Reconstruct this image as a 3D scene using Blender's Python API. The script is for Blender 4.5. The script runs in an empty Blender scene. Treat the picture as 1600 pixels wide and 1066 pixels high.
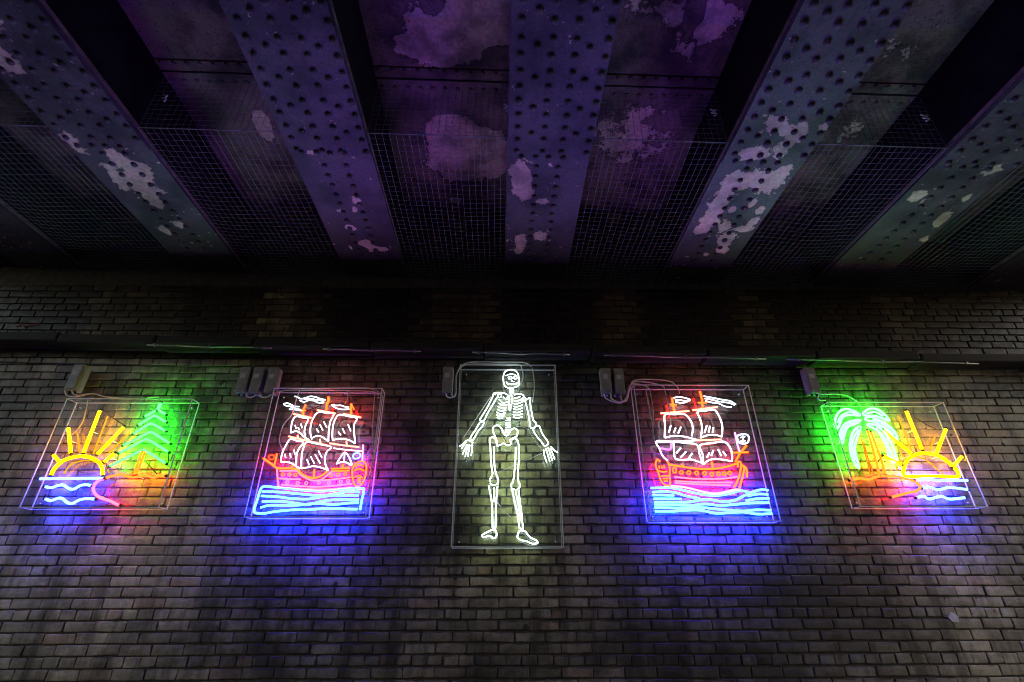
import bpy, bmesh, math, random
from mathutils import Vector, Matrix, noise as mnoise

random.seed(7)
scene = bpy.context.scene
COL = bpy.context.collection
R = math.radians

# ------------------------------------------------------------------ camera
EYE = 1.6
DIST = 4.32
cam_d = bpy.data.cameras.new('camera')
cam_d.sensor_width = 36.0
cam_d.lens = 775.97 / 1600.0 * 36.0
cam_d.clip_end = 400
cam = bpy.data.objects.new('camera', cam_d)
COL.objects.link(cam)
p_, y_, r_ = R(27.500), R(0.9125), R(-0.1423)
fwd = Vector((math.sin(y_) * math.cos(p_), math.cos(y_) * math.cos(p_), math.sin(p_)))
rgt = Vector((math.cos(y_), -math.sin(y_), 0))
upv = rgt.cross(fwd)
rg2 = math.cos(r_) * rgt + math.sin(r_) * upv
up2 = -math.sin(r_) * rgt + math.cos(r_) * upv
mw = Matrix((rg2, up2, -fwd)).transposed().to_4x4()
mw.translation = Vector((0, -DIST, EYE))
cam.matrix_world = mw
scene.camera = cam
FPX = 775.97

# ------------------------------------------------------------------ night sky and exposure
world = bpy.data.worlds.new('World')
scene.world = world
world.use_nodes = True
wn = world.node_tree.nodes
sky = wn.new('ShaderNodeTexSky')
sky.sky_type = 'NISHITA'
sky.sun_disc = False
sky.sun_elevation = R(32.0)
sky.sun_rotation = R(80)
bg = wn['Background']
bg.inputs['Strength'].default_value = SKY_STRENGTH = 0.15
glow = wn.new('ShaderNodeMix')          # sodium-tinted city night sky
glow.data_type = 'RGBA'
glow.blend_type = 'MULTIPLY'
glow.inputs[0].default_value = 1.0
glow.inputs[7].default_value = (1.0, .80, .62, 1)
world.node_tree.links.new(sky.outputs[0], glow.inputs[6])
world.node_tree.links.new(glow.outputs[2], bg.inputs[0])
scene.view_settings.view_transform = 'Standard'
scene.view_settings.look = 'None'
scene.view_settings.exposure = 1.5
scene.view_settings.gamma = 1.0
scene.view_settings.use_curve_mapping = False
cy = scene.cycles
cy.use_denoising = True
cy.pixel_filter_type = 'BLACKMAN_HARRIS'
cy.filter_width = 1.0
cy.max_bounces = 8
cy.diffuse_bounces = 4
cy.glossy_bounces = 4
cy.transparent_max_bounces = 40
cy.sample_clamp_indirect = 4.0
cy.caustics_reflective = False
cy.caustics_refractive = False
NEON = 1.27

# ------------------------------------------------------------------ materials
MATS = {}
def new_mat(name):
    m = bpy.data.materials.new(name)
    m.use_nodes = True
    nt = m.node_tree
    nt.nodes.clear()
    out = nt.nodes.new('ShaderNodeOutputMaterial')
    MATS[name] = m
    return m, nt, out

def N(nt, typ, **kw):
    n = nt.nodes.new(typ)
    for k, v in kw.items():
        if k.startswith('i_'):
            n.inputs[k[2:].replace('_', ' ')].default_value = v
        else:
            setattr(n, k, v)
    return n

def L(nt, a, b):
    nt.links.new(a, b)

def math_n(nt, op, a, b=None, clamp=False):
    n = nt.nodes.new('ShaderNodeMath')
    n.operation = op
    n.use_clamp = clamp
    for i, v in enumerate((a, b)):
        if v is None:
            continue
        if isinstance(v, (int, float)):
            n.inputs[i].default_value = v
        else:
            L(nt, v, n.inputs[i])
    return n.outputs[0]

def mix_c(nt, fac, a, b, blend='MIX'):
    n = nt.nodes.new('ShaderNodeMix')
    n.data_type = 'RGBA'
    n.blend_type = blend
    if isinstance(fac, (int, float)):
        n.inputs[0].default_value = fac
    else:
        L(nt, fac, n.inputs[0])
    for i, v in ((6, a), (7, b)):
        if isinstance(v, tuple):
            n.inputs[i].default_value = v if len(v) == 4 else v + (1,)
        else:
            L(nt, v, n.inputs[i])
    return n.outputs[2]

def noise_n(nt, vec, scale, detail=4, rough=.55, stretch=None):
    if stretch:
        mp = N(nt, 'ShaderNodeMapping')
        mp.inputs['Scale'].default_value = stretch
        L(nt, vec, mp.inputs[0])
        vec = mp.outputs[0]
    n = N(nt, 'ShaderNodeTexNoise', i_Scale=scale, i_Detail=detail, i_Roughness=rough)
    L(nt, vec, n.inputs['Vector'])
    return n.outputs['Fac']

def ramp(nt, fac, lo, hi, a=0.0, b=1.0):
    n = N(nt, 'ShaderNodeMapRange')
    n.clamp = True
    n.interpolation_type = 'SMOOTHSTEP'
    n.inputs[1].default_value = lo
    n.inputs[2].default_value = hi
    n.inputs[3].default_value = a
    n.inputs[4].default_value = b
    L(nt, fac, n.inputs[0])
    return n.outputs[0]

def world_pos(nt):
    return N(nt, 'ShaderNodeNewGeometry').outputs['Position']

def principled(nt, out, base, rough=.6, metal=0.0, bump=None, bstr=.3, bdist=.01, spec=.5):
    b = N(nt, 'ShaderNodeBsdfPrincipled')
    if isinstance(base, tuple):
        b.inputs['Base Color'].default_value = base + (1,)
    else:
        L(nt, base, b.inputs['Base Color'])
    if isinstance(rough, (int, float)):
        b.inputs['Roughness'].default_value = rough
    else:
        L(nt, rough, b.inputs['Roughness'])
    b.inputs['Metallic'].default_value = metal
    b.inputs['Specular IOR Level'].default_value = spec
    if bump is not None:
        bn = N(nt, 'ShaderNodeBump', i_Strength=bstr, i_Distance=bdist)
        L(nt, bump, bn.inputs['Height'])
        L(nt, bn.outputs[0], b.inputs['Normal'])
    L(nt, b.outputs[0], out.inputs[0])
    return b

def plain(name, base, rough=.6, metal=0.0, var=.25, scale=9.0, spec=.5):
    m, nt, out = new_mat(name)
    pos = world_pos(nt)
    nz = noise_n(nt, pos, scale, 5)
    v = ramp(nt, nz, .3, .7, 1 - var, 1 + var * .5)
    c = mix_c(nt, 1.0, base, v, 'MULTIPLY')
    principled(nt, out, c, rough, metal, noise_n(nt, pos, scale * 8, 3), .15, .003, spec)
    return m

# sooty glazed brick
m, nt, out = new_mat('sooty_brick')
pos = world_pos(nt)
at = N(nt, 'ShaderNodeAttribute', attribute_name='tint')
oi = N(nt, 'ShaderNodeObjectInfo')
n1 = noise_n(nt, pos, 1.3, 6, .62)
n2 = noise_n(nt, pos, 14, 6, .65)
n3 = noise_n(nt, pos, 75, 3, .6)
nst = noise_n(nt, pos, 2.2, 5, .6, (2.6, 1, .35))
c = mix_c(nt, ramp(nt, n2, .35, .66), (.31, .285, .225), (.47, .44, .345))
c = mix_c(nt, ramp(nt, n3, .52, .72, 0, .6), c, (.13, .115, .09))
c = mix_c(nt, 1.0, c, at.outputs['Color'], 'MULTIPLY')
c = mix_c(nt, 1.0, c, oi.outputs['Color'], 'MULTIPLY')
s1 = ramp(nt, n1, .36, .56, .30, 1.0)
s2 = ramp(nt, nst, .36, .54, .42, 1.0)
c = mix_c(nt, 1.0, c, math_n(nt, 'MULTIPLY', s1, s2), 'MULTIPLY')
# soot that has crept over the brick edges from the joints, patchy, worst in the middle of the wall
sx = N(nt, 'ShaderNodeSeparateXYZ')
L(nt, pos, sx.inputs[0])
mid = math_n(nt, 'MULTIPLY', ramp(nt, sx.outputs[0], -2.9, -1.4), ramp(nt, sx.outputs[0], 3.7, 2.8))
n6 = noise_n(nt, pos, 6.0, 5, .65)
crept = math_n(nt, 'ADD', math_n(nt, 'MULTIPLY', at.outputs['Alpha'], math_n(nt, 'ADD', .40, math_n(nt, 'MULTIPLY', mid, .22))), math_n(nt, 'MULTIPLY', math_n(nt, 'SUBTRACT', n6, .5), 1.9))
crept = math_n(nt, 'ADD', crept, math_n(nt, 'MULTIPLY', mid, .06))
c = mix_c(nt, ramp(nt, crept, .38, .78, 0, .88), c, (.028, .025, .022))
# small dark spalls and pale salt marks
n5 = noise_n(nt, pos, 9.0, 2, .5)
c = mix_c(nt, ramp(nt, n5, .69, .73, 0, .9), c, (.03, .028, .025))
n7 = noise_n(nt, pos, 24.0, 3, .6, (1, 1, .4))
c = mix_c(nt, ramp(nt, n7, .70, .78, 0, .5), c, (.55, .53, .48))
hgt = math_n(nt, 'ADD', n2, math_n(nt, 'MULTIPLY', n3, .45))
principled(nt, out, c, ramp(nt, n2, .3, .7, .34, .66), 0, hgt, .6, .008, .35)

plain('mortar', (.085, .08, .07), .9, 0, .4, 20)
plain('ledge_soot', (.013, .012, .011), .8, 0, .6, 5)
plain('pipe_steel', (.30, .29, .30), .38, .7, .3, 12)
plain('wire_galvanised', (.34, .33, .32), .6, .3, .3, 20)
plain('box_grey', (.32, .32, .34), .5, 0, .25, 10)
plain('cable_white', (.78, .78, .78), .45, 0, .05, 10)
plain('black_rubber', (.012, .012, .013), .5, 0, .1, 10)
plain('asphalt', (.05, .05, .05), .9, 0, .3, 20)
plain('paving', (.16, .155, .15), .85, 0, .3, 6)
plain('kerb_stone', (.22, .215, .21), .8, 0, .2, 8)
plain('dark_soot_steel', (.009, .008, .008), .85, 0, .5, 6, .2)
plain('bolt_steel', (.45, .45, .46), .35, .9, .1, 10)
plain('white_paint', (.62, .63, .66), .7, 0, .15, 30)
plain('red_paint', (.32, .07, .05), .7, 0, .3, 30)
plain('yellow_paint', (.50, .36, .05), .7, 0, .3, 14)
plain('acrylic_edge', (.80, .83, .83), .35, 0, .03, 10)

# riveted girder paint: blue grey, dirty, flaked to pale primer where 'peel' is high
def peel_mat(name, paint_a, paint_b, bare_a, bare_b, dirt, rough, nsc, dirt_lo=.30, dirt_hi=.62, dmin=.45, rust=False, wa=2.9, wb=1.1):
    m, nt, out = new_mat(name)
    pos = world_pos(nt)
    at = N(nt, 'ShaderNodeAttribute', attribute_name='peel')
    na = noise_n(nt, pos, nsc, 6, .68)
    nb = noise_n(nt, pos, 34, 4, .6)
    nc = noise_n(nt, pos, 2.4, 5, .6)
    nd = noise_n(nt, pos, 130, 2, .5)
    v = math_n(nt, 'ADD', at.outputs['Fac'], math_n(nt, 'MULTIPLY', math_n(nt, 'SUBTRACT', na, .5), wa))
    v = math_n(nt, 'ADD', v, math_n(nt, 'MULTIPLY', math_n(nt, 'SUBTRACT', nb, .5), wb))
    mask = ramp(nt, v, .47, .53)
    paint = mix_c(nt, ramp(nt, nc, .35, .65), paint_a, paint_b)
    paint = mix_c(nt, ramp(nt, nd, .60, .72, 0, .6), paint, dirt)
    paint = mix_c(nt, ramp(nt, nb, .60, .70, 0, .55), paint, dirt)
    ne = noise_n(nt, pos, 62, 4, .7)
    paint = mix_c(nt, ramp(nt, ne, .54, .66, 0, .75), paint, dirt)
    paint = mix_c(nt, ramp(nt, ne, .40, .30, 0, .45), paint, tuple(min(1, q * 1.9) for q in paint_b))
    if rust:
        sy = N(nt, 'ShaderNodeSeparateXYZ')
        L(nt, pos, sy.inputs[0])
        ry = math_n(nt, 'ADD', sy.outputs[1], math_n(nt, 'MULTIPLY', math_n(nt, 'SUBTRACT', nc, .5), 1.3))
        paint = mix_c(nt, ramp(nt, ry, -.95, -.42, 0, .9), paint, (.050, .038, .030))
        streak = noise_n(nt, pos, 5, 5, .7, (1.4, .22, 1))
        paint = mix_c(nt, ramp(nt, streak, .54, .68, 0, .6), paint, (.055, .04, .04))
    bare = mix_c(nt, ramp(nt, nb, .35, .65), bare_a, bare_b)
    c = mix_c(nt, mask, paint, bare)
    rim = math_n(nt, 'SUBTRACT', ramp(nt, v, .36, .46), ramp(nt, v, .47, .53))
    c = mix_c(nt, math_n(nt, 'MULTIPLY', rim, .55, True), c, dirt)
    dm = ramp(nt, nc, dirt_lo, dirt_hi, dmin, 1.0)
    c = mix_c(nt, 1.0, c, dm, 'MULTIPLY')
    h = math_n(nt, 'SUBTRACT', math_n(nt, 'ADD', math_n(nt, 'MULTIPLY', nb, .35), math_n(nt, 'MULTIPLY', nd, .2)), math_n(nt, 'MULTIPLY', mask, .9))
    principled(nt, out, c, rough, 0, h, .6, .006, .4)
    return m
peel_mat('girder_paint', (.078, .068, .074), (.112, .095, .099), (.86, .62, .44), (.62, .45, .33), (.022, .021, .025), .62, 15, .30, .62, .40, True)
peel_mat('soffit_paint', (.15, .10, .075), (.24, .165, .125), (.80, .60, .42), (.56, .42, .30), (.018, .014, .013), .8, 4.5, .34, .60, .28, False, 1.7, .5)
plain('edge_rust', (.20, .15, .12), .8, 0, .5, 14)

# clear acrylic sheet: passes light, mirrors a little at its outer faces
for aname, aior in (('clear_acrylic', 1.45), ('matt_acrylic', 1.28)):
    m, nt, out = new_mat(aname)
    fr = N(nt, 'ShaderNodeFresnel', i_IOR=aior)
    geo = N(nt, 'ShaderNodeNewGeometry')
    fac = math_n(nt, 'MULTIPLY', fr.outputs[0], math_n(nt, 'SUBTRACT', 1.0, geo.outputs['Backfacing']))
    tr = N(nt, 'ShaderNodeBsdfTransparent', i_Color=(.975, .985, .985, 1))
    gl = N(nt, 'ShaderNodeBsdfGlossy', i_Roughness=0.0)
    mx = N(nt, 'ShaderNodeMixShader')
    L(nt, fac, mx.inputs[0]); L(nt, tr.outputs[0], mx.inputs[1]); L(nt, gl.outputs[0], mx.inputs[2])
    df = N(nt, 'ShaderNodeBsdfDiffuse')
    df.inputs[0].default_value = (.8, .8, .8, 1)
    dust = noise_n(nt, world_pos(nt), 5, 6, .65)
    m2 = N(nt, 'ShaderNodeMixShader')
    L(nt, ramp(nt, dust, .40, .80, .001, .009), m2.inputs[0]); L(nt, mx.outputs[0], m2.inputs[1]); L(nt, df.outputs[0], m2.inputs[2])
    L(nt, m2.outputs[0], out.inputs[0])

NEON_COL = {'dim_reflection_yellow': ((1.0, 0.41818, 0.00364), 0.423), 'dim_reflection_amber': ((1.0, 0.24444, 0.01111), 0.346), 'yellow': ((1.0, 0.33333, 0.00014), 8.077), 'sea_white': ((0.00833, 0.02821, 1.0), 30.0), 'cyan': ((0.00375, 0.02321, 1.0), 43.077), 'white': ((1.0, 0.875, 1.0), 1.231), 'ice': ((0.71795, 0.84615, 1.0), 1.5), 'bone': ((0.76923, 1.0, 0.89744), 3.0), 'orange': ((1.0, 0.01212, 0.00121), 12.692), 'coral': ((1.0, 0.01565, 0.02609), 8.846), 'pink': ((1.0, 0.05714, 0.42857), 5.385), 'amber': ((1.0, 0.02667, 0.00133), 5.769), 'peach': ((1.0, 0.07917, 0.05), 4.615), 'red': ((1.0, 0.00833, 0.00167), 6.923), 'green': ((0.006, 1.0, 0.0105), 15.385), 'palm': ((0.01429, 1.0, 0.02024), 16.154), 'violet': ((0.35714, 0.02857, 1.0), 5.385)}  # the dim colours light added tubes that imitate acrylic reflections
for k_, (c_, s_) in NEON_COL.items():
    m, nt, out = new_mat('neon_' + k_)
    e = N(nt, 'ShaderNodeEmission')
    e.inputs['Color'].default_value = c_ + (1,)
    e.inputs['Strength'].default_value = s_ * NEON
    L(nt, e.outputs[0], out.inputs[0])

# ------------------------------------------------------------------ object helpers
def link(name, me, mat=None, parent=None):
    o = bpy.data.objects.new(name, me)
    COL.objects.link(o)
    if mat and me and len(me.materials) == 0:
        me.materials.append(MATS[mat])
    if parent:
        o.parent = parent
    return o

def from_bm(name, bm, mat, parent=None, smooth=False):
    me = bpy.data.meshes.new(name)
    bm.to_mesh(me)
    bm.free()
    if smooth:
        for p in me.polygons:
            p.use_smooth = True
    return link(name, me, mat, parent)

def from_py(name, vs, fs, mat, parent=None, smooth=False):
    me = bpy.data.meshes.new(name)
    me.from_pydata(vs, [], fs)
    if smooth:
        for p in me.polygons:
            p.use_smooth = True
    return link(name, me, mat, parent)

def tag(o, label, cat, group=None):
    o['label'] = label
    o['category'] = cat
    if group:
        o['group'] = group
    return o

def empty(name, loc, rot=(0, 0, 0)):
    o = bpy.data.objects.new(name, None)
    o.empty_display_size = .1
    COL.objects.link(o)
    o.location = loc
    o.rotation_euler = rot
    return o

def struct(o):
    o['kind'] = 'structure'
    return o

def box_data(x0, x1, y0, y1, z0, z1):
    vs = [(x0, y0, z0), (x1, y0, z0), (x1, y1, z0), (x0, y1, z0), (x0, y0, z1), (x1, y0, z1), (x1, y1, z1), (x0, y1, z1)]
    fs = [(3, 2, 1, 0), (4, 5, 6, 7), (0, 1, 5, 4), (1, 2, 6, 5), (2, 3, 7, 6), (3, 0, 4, 7)]
    return vs, fs

def box(name, b, mat, parent=None, bev=0.0):
    vs, fs = box_data(*b)
    if bev:
        bm = bmesh.new()
        v = [bm.verts.new(q) for q in vs]
        for f in fs:
            bm.faces.new([v[i] for i in f])
        bmesh.ops.bevel(bm, geom=bm.edges[:], offset=bev, segments=2, profile=.6, affect='EDGES')
        return from_bm(name, bm, mat, parent)
    return from_py(name, vs, fs, mat, parent)

def spline(pts, closed, sub=5):
    n = len(pts)
    if n < 3:
        return [Vector(p) for p in pts]
    P = [Vector(p) for p in pts]
    out = []
    rng = n if closed else n - 1
    for i in range(rng):
        p0 = P[(i - 1) % n] if closed or i > 0 else P[0] * 2 - P[1]
        p1 = P[i]
        p2 = P[(i + 1) % n]
        p3 = P[(i + 2) % n] if closed or i + 2 < n else P[-1] * 2 - P[-2]
        d = (p2 - p1).length
        k = max(1, min(sub, int(d / .008)))
        for s in range(k):
            t = s / k
            out.append(.5 * ((2 * p1) + (p2 - p0) * t + (2 * p0 - 5 * p1 + 4 * p2 - p3) * t * t + (3 * p1 - p0 - 3 * p2 + p3) * t ** 3))
    if not closed:
        out.append(P[-1])
    return out

def rounded(pts, closed, r):
    """polyline with its corners cut by small bends, like bent glass"""
    P = [Vector(p) for p in pts]
    n = len(P)
    if n < 3:
        return P
    out = []
    for i in range(n):
        if not closed and i in (0, n - 1):
            out.append(P[i]); continue
        a, b, c = P[i - 1], P[i], P[(i + 1) % n]
        da, dc = (a - b), (c - b)
        q = min(r, da.length * .4, dc.length * .4)
        pa = b + da.normalized() * q
        pc = b + dc.normalized() * q
        out += [pa, (pa + pc) * .25 + b * .5, pc]
    return out

def tube_data(path, rad, sides=8, closed=False, vs=None, fs=None):
    vs = [] if vs is None else vs
    fs = [] if fs is None else fs
    base = len(vs)
    n = len(path)
    ref = None
    for i in range(n):
        if closed:
            t = path[(i + 1) % n] - path[i - 1]
        else:
            t = path[min(i + 1, n - 1)] - path[max(i - 1, 0)]
        if t.length < 1e-9:
            t = Vector((1, 0, 0))
        t.normalize()
        if ref is None:
            ref = Vector((0, 1, 0)) if abs(t.y) < .9 else Vector((1, 0, 0))
        u = (ref - t * ref.dot(t))
        if u.length < 1e-6:
            u = t.orthogonal()
        u.normalize()
        ref = u
        w = t.cross(u)
        for s in range(sides):
            a = 2 * math.pi * s / sides
            vs.append(tuple(path[i] + (u * math.cos(a) + w * math.sin(a)) * rad))
    m_ = n if closed else n - 1
    for i in range(m_):
        for s in range(sides):
            a = base + i * sides + s
            b = base + i * sides + (s + 1) % sides
            c = base + ((i + 1) % n) * sides + (s + 1) % sides
            d = base + ((i + 1) % n) * sides + s
            fs.append((a, b, c, d))
    if not closed:
        fs.append(tuple(base + s for s in reversed(range(sides))))
        fs.append(tuple(base + (n - 1) * sides + s for s in range(sides)))
    return vs, fs

def tube(name, path, rad, mat, parent=None, sides=8, closed=False):
    vs, fs = tube_data([Vector(p) for p in path], rad, sides, closed)
    return from_py(name, vs, fs, mat, parent, True)

# ------------------------------------------------------------------ ground (below the frame) and the far side of the underpass
def sheet(name, b, mat):
    vs, fs = box_data(*b)
    return struct(from_py(name, vs, fs, mat))
sheet('ground', (-150, 150, -150, 150, -.30, -.02), 'asphalt')
sheet('road', (-60, 60, -7.0, -1.9, -.019, .0), 'asphalt')
sheet('pavement', (-60, 60, -1.75, .0, -.018, .12), 'paving')
sheet('kerb', (-60, 60, -1.9, -1.752, -.018, .115), 'kerb_stone')
sheet('far_pavement', (-60, 60, -9.0, -7.002, -.018, .12), 'paving')

# ------------------------------------------------------------------ the brick wall
SLOPE = math.tan(R(-1.131))          # the deck and the ledge run slightly downhill to the right
SKEW = math.tan(R(-.4949))
FLANGE = 4.58
def deck_z(x):
    return FLANGE + SLOPE * x

wall = empty('brick_wall', (0, .02, 0))
tag(wall, 'long sooty brick abutment wall under the bridge carrying the neon signs', 'wall')
WO = Vector((0, .02, 0))
WX0, WX1 = -7.0, 7.0
WTOP = 4.52
vs, fs = box_data(WX0, WX1, -.008, .6, -.1, 5.35)
mort = from_py('mortar', vs, fs, 'mortar', wall)

PITCH_Z, PITCH_X, JOINT = .0752, .2318, .0085
Z0, X0 = 1.8412, -.0389

def brick_mesh(w, h, rnd, tint):
    """front face, bevel ring and sides; origin at the brick's centre on the wall face"""
    b = .0032
    d = .035
    j = lambda s: rnd.uniform(-s, s)
    hw, hh = w / 2, h / 2
    yo = j(.0018)
    tx, tz = j(.006), j(.012)
    vs, fs = [], []
    co = [(-hw, -hh), (hw, -hh), (hw, hh), (-hw, hh)]
    co = [(x + j(.0022), z + j(.0022)) for x, z in co]
    # eight-cornered outline: corners chipped a little
    out = []
    for i, (x, z) in enumerate(co):
        sx = -1 if x > 0 else 1
        sz = -1 if z > 0 else 1
        c1, c2 = rnd.uniform(.002, .007) * rnd.choice((1, 1, 1, 2.4)), rnd.uniform(.002, .007) * rnd.choice((1, 1, 1, 2))
        pair = [(x + sx * c1, z), (x, z + sz * c2)]
        if i in (0, 2):
            pair = pair[::-1]
        out += pair
    for x, z in out:
        vs.append((x, d, z))
    for x, z in out:
        vs.append((x, yo + b + x * tx + z * tz, z))
    for x, z in out:
        k = .92 if abs(x) > .08 else .90
        vs.append((x - math.copysign(b * 1.2, x), yo + x * tx + z * tz, z - math.copysign(b * 1.2, z)))
    for x, z in out:
        ins = rnd.uniform(.010, .017)
        vs.append((x - math.copysign(min(ins, abs(x) * .6), x), yo - .0008 + x * tx + z * tz, z - math.copysign(ins, z)))
    vs.append((j(.01), yo - .0015 + j(.001), j(.005)))
    for r in range(3):
        for s in range(8):
            a = r * 8 + s
            b2 = r * 8 + (s + 1) % 8
            fs.append((a, b2, b2 + 8, a + 8))
    for s in range(8):
        fs.append((24 + s, 24 + (s + 1) % 8, 32))
    tint = tint + ([1.0] * 24 + [.12] * 8 + [0.0],)
    return vs, fs, tint

def rand_tint(rnd):
    v = rnd.uniform(.74, 1.12)
    q = rnd.random()
    if q < .10:
        return (v * 1.02, v * .86, v * .78)
    if q < .22:
        v *= .74
        return (v, v * .97, v * .93)
    if q < .32:
        return (v * .92, v * .98, v * 1.02)
    return (v, v * rnd.uniform(.96, 1.0), v * rnd.uniform(.88, 1.0))

def stain_and_light(x, z):
    """soot and damp marks of the wall plus painted light and shade, as a multiplier with a hue"""
    def g(cx, cz, rx, rz, a):
        d = ((x - cx) / rx) ** 2 + ((z - cz) / rz) ** 2
        return 1 - a * math.exp(-d)
    v = 1.0
    def sm(e0, e1, q):
        q = max(0.0, min(1.0, (q - e0) / (e1 - e0)))
        return q * q * (3 - 2 * q)
    v *= 1 - .26 * sm(-3.0, -1.6, x) * sm(3.7, 2.9, x)  # grimy middle, painted darker still where ambient light should fade
    v *= 1 - .42 * sm(2.0, 3.1, z) * sm(-2.9, -1.9, x) * sm(3.4, 2.4, x)  # painted shade: tones down ambient light on the upper middle wall
    v *= 1 + .42 * sm(2.6, 2.0, z) * (sm(-1.9, -3.0, x) + sm(3.1, 3.8, x))      # low ends paler: missing ambient light painted into the cleaner brick
    v *= g(2.5, 1.55, .75, .42, .78)
    v *= g(1.4, 1.25, .9, .35, .45)
    v *= g(-.35, 2.05, .35, .30, .45)
    v *= g(-1.1, 1.35, .8, .3, .35)
    v *= g(-.75, 3.0, .25, .5, .45)
    v *= g(.75, 2.9, .22, .5, .40)
    v *= g(.8, 2.0, .25, .3, .4)
    v *= g(-3.4, 3.42, .4, .12, .5)
    v *= g(-.3, 3.55, .9, .12, .45)
    # green-yellow algae tint behind the skeleton, with its tubes' glow painted in
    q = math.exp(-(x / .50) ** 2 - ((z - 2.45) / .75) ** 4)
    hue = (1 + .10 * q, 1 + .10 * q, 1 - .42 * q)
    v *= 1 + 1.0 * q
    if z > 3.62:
        # soot and rust runs between cleaner patches; the ledge's shade is painted in too
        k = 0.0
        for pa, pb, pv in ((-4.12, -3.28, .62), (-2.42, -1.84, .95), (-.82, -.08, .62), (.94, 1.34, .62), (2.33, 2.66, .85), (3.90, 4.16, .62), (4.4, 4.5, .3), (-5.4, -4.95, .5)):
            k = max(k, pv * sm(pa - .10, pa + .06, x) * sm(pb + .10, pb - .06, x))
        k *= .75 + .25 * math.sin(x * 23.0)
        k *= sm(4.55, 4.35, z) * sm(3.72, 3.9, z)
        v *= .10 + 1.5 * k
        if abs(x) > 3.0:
            v *= .42  # painted shade: ends darkened against the stronger ambient light there
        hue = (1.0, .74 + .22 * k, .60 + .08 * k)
    return v, hue

GIRDERS = [-5.055, -3.325, -1.652, 0.0, 1.62, 3.235, 4.865]

cells = []
k0 = math.floor((0.05 - Z0) / PITCH_Z)
k1 = math.ceil((WTOP - Z0) / PITCH_Z)
for k in range(k0, k1 + 1):
    zc = Z0 + (k + .5) * PITCH_Z
    if zc + PITCH_Z / 2 > WTOP or zc < .1:
        continue
    kind = k % 4
    header = kind == 3
    pitch = PITCH_X / 2 if header else PITCH_X
    off = X0 + (PITCH_X / 4 if header else 0) + (PITCH_X / 2 if kind == 1 else 0)
    i0 = math.ceil((WX0 - off) / pitch)
    i1 = math.floor((WX1 - off) / pitch)
    rr = random.Random(k * 13 + 5)
    wob = 0
    for i in range(i0, i1):
        cells.append((off + (i + .5) * pitch + rr.uniform(-.004, .004), zc + .003 * math.sin(i * pitch * 1.3 + k * .37) + rr.uniform(-.0018, .0018), header))

def project(x, y, z):
    v = Vector((x, y + DIST, z - EYE))
    d = v.dot(fwd)
    return 800 + FPX * v.dot(rg2) / d, 533 - FPX * v.dot(up2) / d, d

rank = []
for idx, (x, z, hd) in enumerate(cells):
    u, v, d = project(x, 0, z)
    if not (14 < u < 1586 and 14 < v < 1060) or z > 3.6:
        continue
    a = (.105 if hd else .22) / d ** 3
    rank.append((a, idx))
rank.sort(reverse=True)
single = set(i for a, i in rank[:300])

rv = random.Random(21)
VAR = {}
for hd in (False, True):
    lst = []
    for q in range(14):
        w = (PITCH_X / 2 if hd else PITCH_X) - JOINT + .002
        lst.append(brick_mesh(w, PITCH_Z - JOINT - .0012, rv, rand_tint(rv)))
    VAR[hd] = lst
MESHV = {}
def variant_mesh(hd, q):
    if (hd, q) not in MESHV:
        vs, fs, t = VAR[hd][q]
        me = bpy.data.meshes.new('brick')
        me.from_pydata(vs, [], fs)
        ca = me.color_attributes.new('tint', 'FLOAT_COLOR', 'POINT')
        ca.data.foreach_set('color', [c for e in t[3] for c in (t[0], t[1], t[2], e)])
        me.materials.append(MATS['sooty_brick'])
        MESHV[(hd, q)] = me
    return MESHV[(hd, q)]

BV, BF, BT = [], [], []
for idx, (x, z, hd) in enumerate(cells):
    q = rv.randrange(14)
    s, hue = stain_and_light(x, z)
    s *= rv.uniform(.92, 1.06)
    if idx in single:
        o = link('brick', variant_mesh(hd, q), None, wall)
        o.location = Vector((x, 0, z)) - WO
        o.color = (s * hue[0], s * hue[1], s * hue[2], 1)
    else:
        vs, fs, t = VAR[hd][q]
        b = len(BV)
        BV += [(x + a - WO.x, c - WO.y, z + d - WO.z) for a, c, d in vs]
        BF += [tuple(b + i for i in f) for f in fs]
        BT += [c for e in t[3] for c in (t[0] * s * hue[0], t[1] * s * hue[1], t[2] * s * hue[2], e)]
bw = from_py('brickwork', BV, BF, 'sooty_brick', wall)
ca = bw.data.color_attributes.new('tint', 'FLOAT_COLOR', 'POINT')
ca.data.foreach_set('color', BT)
bw['kind'] = 'stuff'

# stone ledge above the signs, following the slope of the deck
LEDGE_Z = 3.636
x = -7.0
rl = random.Random(4)
while x < 7.0:
    w = rl.uniform(.85, 1.1)
    z = LEDGE_Z + SLOPE * (x + w / 2)
    o = box('ledge_stone', (x - WO.x, x + w - .012 - WO.x, -.215 + rl.uniform(-.006, .006) - WO.y, -.012 - WO.y, z - WO.z, z + .085 + rl.uniform(-.006, .006) - WO.z), 'ledge_soot', wall, .016)
    x += w
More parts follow.
